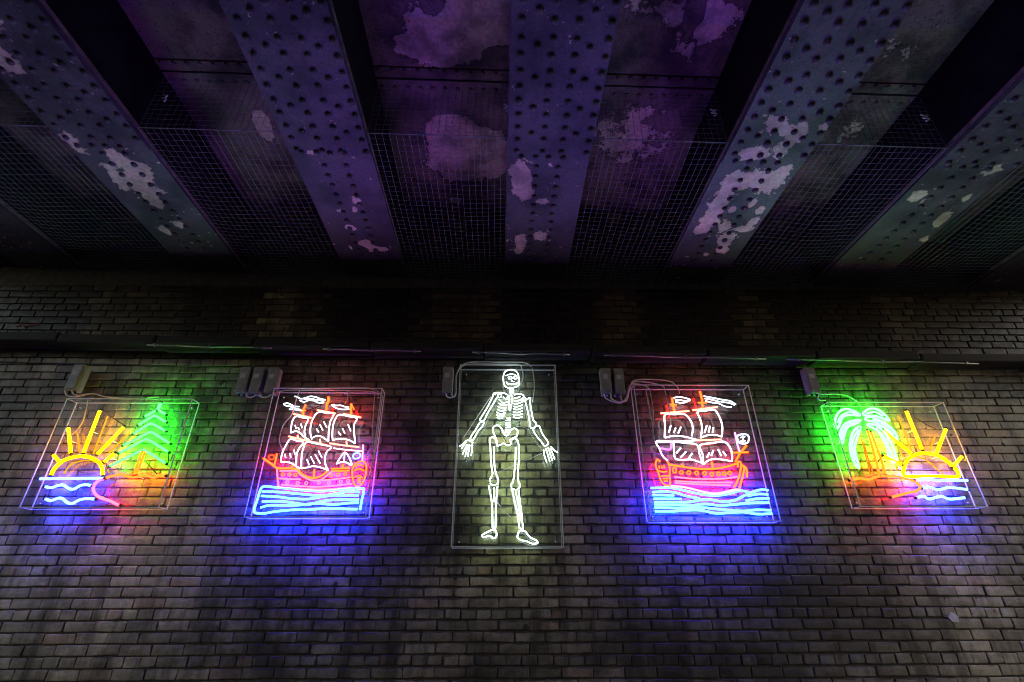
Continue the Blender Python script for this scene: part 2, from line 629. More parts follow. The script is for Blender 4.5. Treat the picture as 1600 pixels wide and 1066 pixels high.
# a daub of white paint and a scrawl of red paint
pts = []
for i in range(14):
    a = 2 * math.pi * i / 14
    r = rl.uniform(.75, 1.15)
    pts.append((3.458 + .040 * r * math.cos(a), -.0065, 1.472 + .036 * r * math.sin(a)))
bm = bmesh.new()
f = bm.faces.new([bm.verts.new(Vector(q) - WO) for q in pts])
e = bmesh.ops.extrude_face_region(bm, geom=[f])
bmesh.ops.translate(bm, vec=(0, .010, 0), verts=[v for v in e['geom'] if isinstance(v, bmesh.types.BMVert)])
from_bm('paint_daub', bm, 'white_paint', wall)
scr = spline([(-4.78, -.002, 3.98), (-4.73, -.002, 4.0), (-4.70, -.002, 3.975), (-4.66, -.002, 4.005), (-4.645, -.002, 3.98), (-4.62, -.002, 4.01), (-4.60, -.002, 3.985), (-4.57, -.002, 4.02)], False, 4)
tube('paint_scrawl', [q - WO for q in scr], .006, 'red_paint', wall, 5)

# ------------------------------------------------------------------ bridge deck: riveted girders, plates between them, bird netting
GW = .62
DEPTH = .64
ROT = (0, R(1.131), R(.4949))
def deck_point(x, y, h):
    return Vector((x + SKEW * y, y, h + SLOPE * (x + SKEW * y)))

def blob(x, y, lst):
    v = 0.0
    for cx, cy_, rx, ry, a in lst:
        d = ((x - cx) / rx) ** 2 + ((y - cy_) / ry) ** 2
        if d < 6:
            v += a * math.exp(-d * 1.1)
    return v

def plate(name, b, mat, parent, blobs, cell, off, y_fine):
    """a steel plate whose underside is a fine sheet carrying the 'peel' value"""
    x0, x1, y0, y1, z0, z1 = b
    nx = max(2, int((x1 - x0) / cell))
    ys = []
    if y0 < y_fine:
        ys.append(y0)
        ya = y_fine
    else:
        ya = y0
    ny = max(2, int((y1 - ya) / cell))
    ys += [ya + (y1 - ya) * j / ny for j in range(ny + 1)]
    vs, fs, pl = [], [], []
    for yy in ys:
        for i in range(nx + 1):
            xx = x0 + (x1 - x0) * i / nx
            vs.append((xx, yy, z0))
            pl.append(blob(xx + off, yy, blobs))
    w = nx + 1
    for j in range(len(ys) - 1):
        for i in range(nx):
            a = j * w + i
            fs.append((a, a + w, a + w + 1, a + 1))
    bo = len(vs)
    bv, bf = box_data(*b)
    vs += bv
    pl += [0.0] * 8
    fs += [tuple(bo + i for i in f) for f in bf[1:]]
    o = from_py(name, vs, fs, mat, parent)
    at = o.data.attributes.new('peel', 'FLOAT', 'POINT')
    at.data.foreach_set('value', pl)
    return o

# rivet head, shared by all
def dome(r, h, name):
    vs, fs = [], []
    rings = [(1.0, 0.0), (.97, .35), (.78, .72), (.42, .95)]
    for rr, hh in rings:
        for s in range(10):
            a = 2 * math.pi * s / 10
            vs.append((r * rr * math.cos(a), r * rr * math.sin(a), -h * hh))
    vs.append((0, 0, -h))
    for k in range(3):
        for s in range(10):
            a, b = k * 10 + s, k * 10 + (s + 1) % 10
            fs.append((b, a, a + 10, b + 10))
    for s in range(10):
        fs.append((30 + (s + 1) % 10, 30 + s, 40))
    me = bpy.data.meshes.new(name)
    me.from_pydata(vs, [], fs)
    for p in me.polygons:
        p.use_smooth = True
    return me
RIV = dome(.0235, .024, 'rivet'); RIV.materials.append(MATS['girder_paint'])
RIVS = dome(.017, .015, 'rivet'); RIVS.materials.append(MATS['soffit_paint'])

PEEL = {
 1: [(-3.02, -1.52, .06, .10, 1.6), (-3.25, -1.66, .05, .12, 1.3), (-3.02, -1.25, .10, .13, 1.7), (-2.92, -1.42, .08, .10, 1.3), (-3.02, -1.06, .06, .10, 1.5), (-3.16, -1.30, .06, .14, 1.2), (-3.16, -.67, .05, .07, 1.5), (-2.98, -.75, .05, .05, 1.5), (-3.17, -2.30, .06, .08, 1.4), (-3.15, -2.62, .15, .16, 1.6)],
 2: [(-1.48, -1.62, .035, .03, 1.4), (-1.27, -1.12, .035, .05, 1.7), (-1.32, -1.02, .025, .04, 1.5), (-1.42, -.77, .05, .035, 1.7), (-1.34, -.54, .07, .05, 1.8), (-1.22, -.46, .09, .035, 1.6), (-1.50, -.48, .02, .03, 1.4), (-1.46, -.98, .02, .03, 1.1)],
 3: [(.10, -1.47, .07, .10, 1.9), (.12, -1.32, .07, .12, 1.9), (.17, -1.24, .04, .05, 1.6), (.31, -1.16, .05, .03, 1.7), (.14, -.62, .06, .10, 1.7), (.31, -.70, .05, .06, 1.8), (.12, -.48, .03, .04, 1.5), (.33, -1.55, .02, .03, 1.2), (.40, -.67, .015, .02, 1.3)],
 4: [(1.86, -1.98, .07, .07, 1.8), (1.96, -1.93, .05, .04, 1.6), (2.06, -1.93, .05, .07, 1.8), (2.02, -1.78, .05, .09, 1.8), (2.20, -1.96, .04, .04, 1.3), (1.82, -1.72, .10, .06, 1.8), (1.80, -1.42, .08, .12, 1.9), (1.95, -1.48, .06, .08, 1.3), (2.08, -1.42, .11, .09, 1.8), (2.13, -1.55, .06, .07, 1.4), (1.78, -1.18, .07, .12, 1.9), (1.78, -.98, .07, .12, 1.9), (1.74, -.84, .05, .06, 1.6), (1.93, -1.12, .03, .04, 1.5), (2.06, -1.20, .03, .05, 1.5), (2.16, -1.12, .03, .05, 1.6), (1.94, -.90, .04, .09, 1.6), (2.03, -.72, .07, .11, 1.8), (2.12, -.88, .08, .05, 1.4), (2.05, -.58, .05, .05, 1.7), (1.93, -.50, .03, .03, 1.6), (2.17, -.98, .04, .06, 1.4)],
 5: [(3.36, -1.33, .06, .07, 1.5), (3.76, -1.06, .05, .10, 1.6), (3.81, -.80, .03, .05, 1.3), (3.76, -1.32, .03, .05, 1.4), (3.71, -1.62, .05, .08, 1.4)],
 0: [(-4.7, -1.3, .1, .1, 1.2)], 6: [(5.0, -.9, .06, .06, 1.3)],
}
GLABEL = [
 'riveted blue-grey girder cut by the left edge of the photo',
 'riveted girder above the pine sign, pale flakes near its middle, top left corner',
 'violet-lit riveted girder between the pine sign and the left ship sign',
 'riveted girder above the skeleton sign, two pale flakes on its left edge',
 'most heavily flaked riveted girder, above the right ship sign',
 'greenish-lit riveted girder above the palm sign',
 'riveted girder stub at the far right edge of the photo',
]
for gi, gx in enumerate(GIRDERS):
    g = empty('riveted_girder', deck_point(gx, 0, FLANGE), ROT)
    tag(g, GLABEL[gi], 'girder', 'riveted girders under the bridge deck')
    bl = [(a - gx, b, c, d, e) for a, b, c, d, e in PEEL.get(gi, [])]
    vis = gi in (1, 2, 3, 4, 5)
    plate('flange_plate', (0, GW, -8.9, -.014, 0, .022), 'girder_paint', g, bl, .022 if vis else .08, 0, -1.75)
    plate('cover_plate', (.004, GW - .004, -8.88, -1.615, -.013, -.0005), 'girder_paint', g, bl, .022 if vis else .08, 0, -3.1)
    box('edge_angle', (-.004, .016, -8.9, -.014, .0225, .052), 'edge_rust', g)
    box('edge_angle', (GW - .016, GW + .004, -8.9, -.014, .0225, .052), 'edge_rust', g)
    box('web_plate', (.018, .03, -8.9, -.014, .0525, DEPTH + .07), 'dark_soot_steel', g)
    box('web_plate', (GW - .03, GW - .018, -8.9, -.014, .0525, DEPTH + .07), 'dark_soot_steel', g)
    rg = random.Random(gi)
    def rivet(x, y, z):
        o = link('rivet', RIV, None, g)
        o.location = (x + rg.uniform(-.003, .003), y + rg.uniform(-.004, .004), z + .001)
        s = rg.uniform(.9, 1.08)
        o.scale = (s, s, rg.uniform(.85, 1.1))
    ymin = -3.0
    if gi in (0, 6):
        ymin = -1.9
    ph = rg.uniform(-.04, .04) if gi != 3 else 0.0
    y = -1.693 + ph
    while y > ymin:
        for xx in (.067, .258, .400, .586):
            rivet(xx, y, -.013)
        y -= .105
    y = -1.645 + ph
    while y > ymin:
        for xx in (.165, .487):
            if y < -1.70:
                rivet(xx, y, -.013)
        y -= .21
    y = -1.535 + ph
    while y < -.30:
        for xx in (.225, .395):
            rivet(xx, y, 0)
        y += .105
    for xx in (.10, .21, .31, .42):
        rivet(xx, -1.640 + ph * .2, -.013)

# plates between girders
ceil_o = empty('ceiling', deck_point(0, 0, FLANGE + DEPTH), ROT)
struct(ceil_o)
SOF = {
 (1, 2): ([(-2.12, -1.30, .08, .16, 1.3), (-2.3, -2.0, .35, .25, .35)], [(-2.35, -1.3, .5, .5, .45)]),
 (2, 3): ([(-.42, -1.08, .32, .34, 1.5), (-.52, -1.36, .17, .12, .9), (-.15, -1.08, .14, .26, 1.0), (-.52, -.46, .06, .035, 1.5), (-.18, -1.50, .10, .10, -1.6), (-.70, -1.53, .15, .05, -1.0)],
          [(-.25, -2.30, .42, .32, 1.4), (-.55, -2.05, .26, .16, 1.0), (-.10, -2.60, .3, .3, 1.2), (-.51, -2.36, .10, .10, -1.2), (-.10, -2.02, .09, .04, -.9)]),
 (3, 4): ([(1.1, -1.35, .6, .5, .62), (1.28, -1.47, .07, .03, -1.1), (.75, -1.5, .06, .03, -.9)],
          [(1.35, -2.3, .30, .3, .72), (.85, -2.45, .2, .2, .5), (1.29, -2.34, .05, .09, -1.5), (.96, -2.21, .10, .08, -.9)]),
 (4, 5): ([(2.95, -1.35, .30, .5, .42)], [(2.95, -2.2, .35, .35, .40)]),
 (0, 1): ([], []), (5, 6): ([], []),
}
H = DEPTH
for (a, b), (near, far) in SOF.items():
    xa, xb = GIRDERS[a] + GW - .018, GIRDERS[b] + .018
    vis = a in (1, 2, 3, 4)
    cell = .03 if vis else .12
    plate('soffit_plate', (xa, xb, -1.785, .1, 0, .02), 'soffit_paint', ceil_o, near, cell, 0, -2)
    plate('soffit_plate', (xa, xb, -8.9, -1.795, .004, .024), 'soffit_paint', ceil_o, far, cell, 0, -3.3)
    strip = box('joint_strip', (xa, xb, -1.882, -1.700, -.006, -.001), 'soffit_paint', ceil_o)
    n = int((xb - xa) / .1)
    for row in (-1.862, -1.718):
        for i in range(n):
            o = link('rivet', RIVS, None, strip)
            o.location = (xa + .05 + i * .1, row, -.005)
    box('joint_angle', (xa, xb, -1.796, -1.786, -.012, -.0065), 'dark_soot_steel', ceil_o)
box('deck_slab', (-6.0, 6.0, -8.9, .4, .045, .5), 'dark_soot_steel', ceil_o)
# deck beyond the girders in view, closing the underpass roof
box('soffit_plate', (-6.0, GIRDERS[0], -8.9, .6, -DEPTH + .02, -DEPTH + .06), 'dark_soot_steel', ceil_o)
box('soffit_plate', (GIRDERS[6] + GW + .003, 6.0, -8.9, .6, -DEPTH + .02, -DEPTH + .06), 'dark_soot_steel', ceil_o)
# abutment on the other side of the road, behind the viewer
fw = box('abutment_wall', (-12, 12, -9.6, -9.0, -.1, 5.4), 'ledge_soot')
tag(fw, 'sooty abutment wall on the opposite side of the road', 'wall')

NLABEL = {
 (0, 1): 'bird netting left of the girder above the pine sign',
 (1, 2): 'bird netting between the pine girder and the violet girder',
 (2, 3): 'bird netting over the big round pale paint patch, left of the middle girder',
 (3, 4): 'bird netting below the magenta ceiling plate, right of the middle girder',
 (4, 5): 'bird netting between the heavily flaked girder and the greenish girder',
 (5, 6): 'bird netting at the far right beyond the greenish girder',
}
for (a, b) in SOF:
    xa, xb = GIRDERS[a] + GW + .006, GIRDERS[b] - .006
    nb = empty('bird_net', deck_point(xa, 0, FLANGE), ROT)
    tag(nb, NLABEL[(a, b)], 'netting', 'bird nets between the girders')
    w = xb - xa
    rn = random.Random(a + 40)
    wr = .0013
    yf, yb = -1.787, -.015
    def sag(u, v):
        return .026 * math.sin(math.pi * u) * math.sin(math.pi * v) * (1 + .5 * math.sin(7 * u + a))
    vs, fs = [], []
    n = int(w / .0508)
    m_ = int((yb - yf) / .0508)
    for i in range(n + 1):
        xx = w * i / n
        j1, j2 = rn.uniform(-.004, .004), rn.uniform(-.004, .004)
        path = [Vector((xx + j1 + (j2 - j1) * q / 8, yf + (yb - yf) * q / 8, .024 - sag(xx / w, q / 8))) for q in range(9)]
        tube_data(path, wr, 4, False, vs, fs)
    for i in range(m_ + 1):
        yy = yf + (yb - yf) * i / m_
        j1, j2 = rn.uniform(-.004, .004), rn.uniform(-.004, .004)
        path = [Vector((w * q / 6, yy + j1 + (j2 - j1) * q / 6, .0275 - sag(q / 6, i / m_))) for q in range(7)]
        tube_data(path, wr, 4, False, vs, fs)
    o = from_py('flat_net', vs, fs, 'wire_galvanised', nb); o['kind'] = 'stuff'
    vs, fs = [], []
    hz = DEPTH - .05
    for i in range(n + 1):
        xx = w * i / n
        j1 = rn.uniform(-.004, .004)
        tube_data([Vector((xx + j1, yf, .022)), Vector((xx, yf - .004, hz))], wr, 4, False, vs, fs)
    k_ = int((hz - .02) / .0508)
    for i in range(k_ + 1):
        zz = .022 + (hz - .022) * i / k_
        tube_data([Vector((0, yf + .003, zz + rn.uniform(-.003, .003))), Vector((w, yf + .003, zz + rn.uniform(-.003, .003)))], wr, 4, False, vs, fs)
    o = from_py('upright_net', vs, fs, 'wire_galvanised', nb); o['kind'] = 'stuff'
    tube('net_bar', [(0, yf - .005, .022), (w, yf - .005, .022)], .003, 'wire_galvanised', nb, 6)
    # twisted tie wire that pins the net to the web
    xt = .10 if a < 2 else w - .06
    if a == 2:
        xt = w - .012
    tw = [Vector((xt + .022 * math.sin(q * 1.9), yf - .02 + .01 * math.cos(q * 2.3), .30 + .012 * q)) for q in range(7)]
    tube('tie_wire', spline(tw, False, 3), .006, 'cable_white', nb, 5)

# ------------------------------------------------------------------ conduits under the ledge and a thin cable on the wall
def ledge_pt(x, y, dz):
    return Vector((x, y, LEDGE_Z + SLOPE * x + dz))
CON = [(-3.30, -2.15, 'steel conduit under the ledge above the pine sign'),
       (-1.68, -.78, 'steel conduit under the ledge above the left ship sign'),
       (-.30, .60, 'steel conduit under the ledge above the skeleton sign'),
       (.92, 2.42, 'steel conduit under the ledge above the right ship sign'),
       (2.62, 4.4, 'steel conduit under the ledge above the palm sign')]
for xa, xb, lab in CON:
    b0 = ledge_pt(xa, -.19, -.012)
    o = empty('conduit', b0)
    tag(o, lab, 'conduit', 'steel conduits under the ledge')
    n = 8
    tube('pipe', [ledge_pt(xa + (xb - xa) * q / n, -.19, -.012) - b0 + Vector((0, .003 * math.sin(q * 2.1), .004 * math.sin(q * 1.3))) for q in range(n + 1)], .0085, 'pipe_steel', o, 8)
    for q in (.06, .5, .94):
        c_ = ledge_pt(xa + (xb - xa) * q, -.19, -.012) - b0
        box('clip', (c_.x - .010, c_.x + .010, c_.y - .012, c_.y + .012, c_.z - .012, c_.z + .013), 'pipe_steel', o)
o = tube('cable', spline([(-4.9, -.012, 3.60), (-4.3, -.012, 3.585), (-3.6, -.012, 3.572), (-2.9, -.012, 3.556), (-2.3, -.012, 3.55)], False, 8), .006, 'black_rubber')
tag(o, 'thin black cable running along a brick joint above the pine sign', 'cable')

# ------------------------------------------------------------------ transformer boxes
def transformer(x, z, label, w=.092, hgt=.252, dep=.085):
    t = empty('transformer_box', (x, 0, z))
    tag(t, label, 'transformer', 'transformer boxes beside the signs')
    box('casing', (-w / 2, w / 2, -.03 - dep, -.025, 0, hgt), 'box_grey', t, .006)
    box('lid', (-w / 2 + .006, w / 2 - .006, -.03 - dep - .006, -.03 - dep - .0005, .012, hgt - .012), 'box_grey', t, .002)
    box('label_plate', (-.026, .018, -.0372 - dep, -.0362 - dep, hgt * .55, hgt * .72), 'white_paint', t)
    for sx in (-1, 1):
        for zz in (.02, hgt - .02):
            tube('screw', [(sx * (w / 2 - .014), -.035 - dep, zz), (sx * (w / 2 - .014), -.040 - dep, zz)], .005, 'bolt_steel', t, 6)
    box('bracket', (-w / 2 + .02, w / 2 - .02, -.0245, .0, .03, hgt - .03), 'pipe_steel', t)
    for s in (-.022, .022):
        tube('cable_gland', [(s, -.07, -.022), (s, -.07, -.0005)], .011, 'black_rubber', t, 8)
TF = [(-3.905, 3.275, 'grey transformer box beside the pine sign, lone and far left'),
      (-2.385, 3.258, 'leftmost of the three grey transformer boxes at the left ship sign'),
      (-2.262, 3.256, 'middle one of the three grey transformer boxes at the left ship sign'),
      (-2.125, 3.252, 'rightmost of the three grey transformer boxes, touching the left ship sign'),
      (-.525, 3.268, 'single dark transformer box left of the skeleton sign'),
      (.935, 3.262, 'left one of two grey transformer boxes beside the right ship sign'),
      (1.055, 3.258, 'right one of two grey transformer boxes beside the right ship sign'),
      (2.855, 3.276, 'grey transformer box above the top left corner of the palm sign')]
for a in TF:
    transformer(*a)

# ------------------------------------------------------------------ the neon signs
SIGN = {
 'pine': (-3.870, -2.772, 2.262, 3.186, 'neon sign of a rising sun and a green pine tree over blue waves'),
 'galleon': (-2.072, -1.108, 2.190, 3.292, 'neon sign of a three-masted red ship on a boxed blue sea'),
 'skeleton': (-.412, .467, 1.966, 3.530, 'tall white neon skeleton sign in the middle of the wall'),
 'brig': (1.178, 2.231, 2.158, 3.336, 'neon sign of a two-masted orange ship with a white skull flag'),
 'palm': (2.918, 3.972, 2.270, 3.176, 'neon sign of a green palm tree and a setting yellow sun'),
}
TUBES = {
 'pine': [
  ('sun_ray','yellow',12,0,0,[(-3.803,2.689),(-3.727,2.632)]),
  ('sun_ray','yellow',12,0,0,[(-3.773,2.924),(-3.662,2.702)]),
  ('sun_ray','yellow',12,0,0,[(-3.563,3.082),(-3.560,2.708)]),
  ('sun_ray','yellow',12,0,0,[(-3.302,2.936),(-3.440,2.696)]),
  ('sun_ray','yellow',12,0,0,[(-3.299,2.706),(-3.356,2.632)]),
  ('sun_arc','yellow',13,1,0,[(-3.751,2.520),(-3.750,2.563),(-3.731,2.607),(-3.697,2.644),(-3.633,2.670),(-3.562,2.680),(-3.482,2.668),(-3.406,2.632),(-3.356,2.582),(-3.327,2.520)]),
  ('horizon_tube','sea_white',11,1,0,[(-3.830,2.492),(-3.685,2.495),(-3.502,2.496),(-3.307,2.498)]),
  ('wave','sea_white',10.5,1,0,[(-3.757,2.429),(-3.709,2.420),(-3.661,2.437),(-3.620,2.441),(-3.560,2.413),(-3.517,2.411),(-3.479,2.437),(-3.433,2.445),(-3.387,2.435)]),
  ('wave','sea_white',10.5,1,0,[(-3.716,2.331),(-3.666,2.318),(-3.620,2.337),(-3.582,2.334),(-3.527,2.302),(-3.484,2.298),(-3.445,2.322),(-3.390,2.334),(-3.316,2.330)]),
  ('tree_tip','green',13,0,0,[(-3.057,3.156),(-3.061,3.090)]),
  ('tree_bough','green',10,0,0,[(-3.153,3.030),(-3.063,3.094),(-2.979,3.049)]),
  ('tree_bough','green',10,0,0,[(-3.182,2.955),(-3.073,3.044),(-2.952,2.978)]),
  ('tree_bough','green',10,0,0,[(-3.197,2.875),(-3.082,2.973),(-2.932,2.899)]),
  ('tree_bough','green',10,0,0,[(-3.247,2.773),(-3.057,2.895),(-2.860,2.791)]),
  ('tree_bough','green',10,0,0,[(-3.257,2.709),(-3.074,2.833),(-2.849,2.716)]),
  ('tree_bough','green',10,0,0,[(-3.294,2.597),(-3.069,2.741),(-2.841,2.620)]),
  ('tree_trunk','amber',8.5,0,0,[(-3.073,2.722),(-3.076,2.523)]),
  ('tree_trunk','amber',8.5,0,0,[(-3.047,2.719),(-3.054,2.528)]),
  ('shore_line','orange',10,1,0,[(-3.300,2.496),(-3.251,2.514),(-3.182,2.527),(-3.128,2.514),(-3.076,2.506),(-3.017,2.514),(-2.970,2.521),(-2.902,2.502),(-2.865,2.521),(-2.815,2.518)]),
  ('coast_line','coral',10,1,0,[(-3.302,2.493),(-3.348,2.477),(-3.368,2.435),(-3.358,2.399),(-3.314,2.357),(-3.257,2.334),(-3.191,2.316),(-3.133,2.290),(-3.104,2.283)]),
  ('black_lead','black',4,0,0,[(-3.539,3.079),(-3.312,2.955)]),
  ('black_lead','black',4,0,0,[(-2.977,3.049),(-2.949,2.994)]),
  ('black_lead','black',4,0,0,[(-3.024,2.645),(-2.880,2.527)]),
  ('black_lead','black',4,0,0,[(-3.344,2.632),(-3.306,2.570)]),
  ('black_lead','black',4,0,0,[(-3.269,2.564),(-3.212,2.576)]),
  ('black_lead','black',4,0,0,[(-3.101,2.283),(-3.062,2.275)]),
  ('black_lead','black',4,0,0,[(-2.847,2.709),(-2.822,2.620)]),
  ('white_lead','wire',5,1,0,[(-3.704,3.193),(-3.680,3.081),(-3.669,2.985),(-3.681,2.918),(-3.710,2.862)]),
  ('sun_ray','dim_reflection_yellow',6,0,0,[(-3.743,2.906),(-3.652,2.729)]),  # from here: added tubes standing in for the sun's reflection in the back sheet
  ('sun_ray','dim_reflection_yellow',6,0,0,[(-3.536,3.058),(-3.533,2.720)]),
  ('sun_ray','dim_reflection_yellow',6,0,0,[(-3.285,2.918),(-3.402,2.723)]),
  ('sun_arc','dim_reflection_yellow',5,1,0,[(-3.713,2.548),(-3.695,2.611),(-3.641,2.649),(-3.557,2.662),(-3.479,2.657),(-3.408,2.637),(-3.342,2.561)]),  # added tube imitating the arc's reflection
 ],
 'galleon': [
  ('cloud','ice',5.2,1,0,[(-1.886,3.224),(-1.859,3.216),(-1.828,3.201),(-1.786,3.209),(-1.746,3.224),(-1.695,3.217),(-1.657,3.202),(-1.605,3.191)]),
  ('cloud','ice',5.2,1,0,[(-1.835,3.186),(-1.793,3.171),(-1.754,3.186),(-1.710,3.183),(-1.664,3.164),(-1.614,3.164)]),
  ('cloud','ice',5.2,1,0,[(-1.798,3.197),(-1.742,3.201),(-1.683,3.190),(-1.617,3.179)]),
  ('cloud','ice',5.2,1,0,[(-1.970,3.151),(-1.940,3.159),(-1.902,3.144),(-1.870,3.129),(-1.827,3.126)]),
  ('cloud','ice',5.2,1,0,[(-1.970,3.150),(-1.950,3.136),(-1.913,3.129),(-1.874,3.114),(-1.807,3.096)]),
  ('cloud','ice',5.2,1,0,[(-1.910,3.101),(-1.864,3.099),(-1.792,3.088)]),
  ('cloud','ice',5.2,1,0,[(-1.544,3.145),(-1.503,3.138),(-1.461,3.139),(-1.424,3.127),(-1.388,3.123)]),
  ('cloud','ice',5.2,1,0,[(-1.539,3.138),(-1.500,3.115),(-1.448,3.101),(-1.381,3.104)]),
  ('mast_top','orange',8,1,0,[(-1.585,3.221),(-1.579,3.168),(-1.586,3.145),(-1.581,3.093)]),
  ('mast_top','orange',8,1,0,[(-1.773,3.141),(-1.784,3.092),(-1.778,3.051)]),
  ('mast_top','orange',8,1,0,[(-1.371,3.153),(-1.366,3.108),(-1.357,3.060)]),
  ('pennant','orange',6,0,0,[(-1.585,3.221),(-1.567,3.179),(-1.599,3.160)]),
  ('pennant','orange',6,0,0,[(-1.764,3.092),(-1.804,3.081)]),
  ('pennant','orange',6,0,0,[(-1.371,3.153),(-1.338,3.101)]),
  ('yard','peach',8,0,0,[(-1.662,3.094),(-1.498,3.063)]),
  ('yard','peach',8,0,0,[(-1.863,3.058),(-1.702,3.022)]),
  ('yard','peach',8,0,0,[(-1.428,3.060),(-1.268,3.027)]),
  ('sail','white',5.95,1,0,[(-1.853,2.888),(-1.860,2.938),(-1.859,3.003),(-1.834,3.036),(-1.783,3.025),(-1.728,3.011),(-1.738,2.953),(-1.737,2.895),(-1.716,2.835)]),
  ('sail_foot','white',5.95,1,0,[(-1.853,2.886),(-1.811,2.902),(-1.766,2.881),(-1.733,2.852),(-1.686,2.824)]),
  ('sail','white',5.95,1,0,[(-1.660,2.831),(-1.683,2.881),(-1.693,2.953),(-1.682,3.026),(-1.648,3.074),(-1.584,3.069),(-1.512,3.059),(-1.529,2.989),(-1.529,2.910),(-1.518,2.821)]),
  ('sail_foot','white',5.95,1,0,[(-1.668,2.837),(-1.624,2.860),(-1.582,2.853),(-1.535,2.825),(-1.513,2.814)]),
  ('sail','white',5.95,1,0,[(-1.481,2.825),(-1.490,2.860),(-1.499,2.939),(-1.492,3.004),(-1.462,3.052),(-1.382,3.038),(-1.302,3.019),(-1.316,2.968),(-1.309,2.896),(-1.283,2.797)]),
  ('sail_foot','white',5.95,1,0,[(-1.483,2.821),(-1.434,2.835),(-1.379,2.832),(-1.328,2.818),(-1.284,2.793)]),
  ('sail_mark','white',5.1,0,0,[(-1.829,2.956),(-1.816,2.924)]),
  ('sail_mark','white',5.1,0,0,[(-1.800,2.934),(-1.782,2.913)]),
  ('sail_mark','white',5.1,0,0,[(-1.782,2.967),(-1.765,2.931)]),
  ('sail_mark','white',5.1,0,0,[(-1.639,2.924),(-1.613,2.892)]),
  ('sail_mark','white',5.1,0,0,[(-1.614,2.960),(-1.581,2.910)]),
  ('sail_mark','white',5.1,0,0,[(-1.588,2.989),(-1.551,2.935)]),
  ('sail_mark','white',5.1,0,0,[(-1.444,2.896),(-1.419,2.867)]),
  ('sail_mark','white',5.1,0,0,[(-1.414,2.928),(-1.386,2.882)]),
  ('sail_mark','white',5.1,0,0,[(-1.371,2.964),(-1.338,2.903)]),
  ('yard','peach',7,0,0,[(-1.867,2.856),(-1.784,2.835),(-1.699,2.817)]),
  ('yard','peach',7,0,0,[(-1.699,2.817),(-1.606,2.796),(-1.513,2.774)]),
  ('yard','peach',7,0,0,[(-1.503,2.795),(-1.377,2.776),(-1.245,2.761)]),
  ('mast','peach',7,0,0,[(-1.791,2.866),(-1.777,2.831)]),
  ('mast','peach',7,0,0,[(-1.592,2.831),(-1.582,2.796)]),
  ('mast','peach',7,0,0,[(-1.362,2.811),(-1.353,2.776)]),
  ('sail','white',5.95,1,0,[(-1.886,2.636),(-1.890,2.701),(-1.873,2.773),(-1.845,2.831),(-1.789,2.817),(-1.729,2.803),(-1.755,2.751),(-1.765,2.694),(-1.752,2.612)]),
  ('sail_foot','white',5.95,1,0,[(-1.886,2.635),(-1.830,2.633),(-1.785,2.619),(-1.745,2.594),(-1.714,2.579)]),
  ('sail','white',5.95,1,0,[(-1.704,2.581),(-1.721,2.686),(-1.719,2.751),(-1.700,2.803),(-1.597,2.788),(-1.485,2.763),(-1.514,2.723),(-1.522,2.665),(-1.505,2.608),(-1.477,2.566)]),
  ('sail_foot','white',5.95,1,0,[(-1.704,2.580),(-1.660,2.587),(-1.605,2.598),(-1.540,2.587),(-1.473,2.563)]),
  ('sail_mark','white',5.1,0,0,[(-1.865,2.701),(-1.852,2.668)]),
  ('sail_mark','white',5.1,0,0,[(-1.824,2.708),(-1.810,2.672)]),
  ('sail_mark','white',5.1,0,0,[(-1.795,2.737),(-1.780,2.697)]),
  ('sail_mark','white',5.1,0,0,[(-1.673,2.658),(-1.643,2.608)]),
  ('sail_mark','white',5.1,0,0,[(-1.642,2.679),(-1.603,2.622)]),
  ('sail_mark','white',5.1,0,0,[(-1.609,2.697),(-1.554,2.623)]),
  ('sail_mark','white',5.1,0,0,[(-1.587,2.730),(-1.548,2.672)]),
  ('spanker_sail','white',5.95,1,0,[(-1.416,2.619),(-1.392,2.673),(-1.363,2.716),(-1.322,2.680),(-1.287,2.609),(-1.336,2.630),(-1.379,2.633),(-1.416,2.619)]),
  ('sail_mark','white',5.1,0,0,[(-1.361,2.701),(-1.355,2.641)]),
  ('gaff','white',5.1,0,0,[(-1.462,2.752),(-1.352,2.738),(-1.222,2.727)]),
  ('stern_flag','sea_white',6,1,1,[(-1.283,2.702),(-1.241,2.709),(-1.224,2.687),(-1.242,2.666),(-1.278,2.666)]),
  ('flag_pole','pink',6,0,0,[(-1.214,2.782),(-1.208,2.709),(-1.203,2.641)]),
  ('bowsprit','orange',8,1,0,[(-2.038,2.664),(-1.969,2.622),(-1.920,2.590),(-1.893,2.580),(-1.798,2.580),(-1.733,2.570),(-1.691,2.533),(-1.631,2.507),(-1.574,2.502),(-1.522,2.521),(-1.480,2.559)]),
  ('deck_rail','orange',7,0,0,[(-1.454,2.577),(-1.378,2.579),(-1.300,2.584)]),
  ('deck_rail','orange',7,0,0,[(-1.438,2.559),(-1.367,2.559),(-1.298,2.563)]),
  ('bow_flag','red',6,0,1,[(-2.001,2.690),(-1.953,2.693),(-1.947,2.654),(-1.990,2.654)]),
  ('flag_pole','orange',7,0,0,[(-1.934,2.704),(-1.933,2.658),(-1.934,2.608)]),
  ('hull_line','coral',7,1,0,[(-1.878,2.559),(-1.801,2.560),(-1.738,2.558),(-1.705,2.531),(-1.643,2.497),(-1.584,2.480),(-1.523,2.487),(-1.474,2.528),(-1.438,2.559)]),
  ('hull_line','coral',7,1,0,[(-1.905,2.573),(-1.891,2.524),(-1.873,2.469),(-1.843,2.425),(-1.682,2.414),(-1.475,2.408),(-1.260,2.425)]),
  ('hull_line','coral',7,1,0,[(-1.868,2.497),(-1.780,2.491),(-1.693,2.490)]),
  ('hull_line','coral',7,1,0,[(-1.515,2.480),(-1.399,2.492),(-1.283,2.507)]),
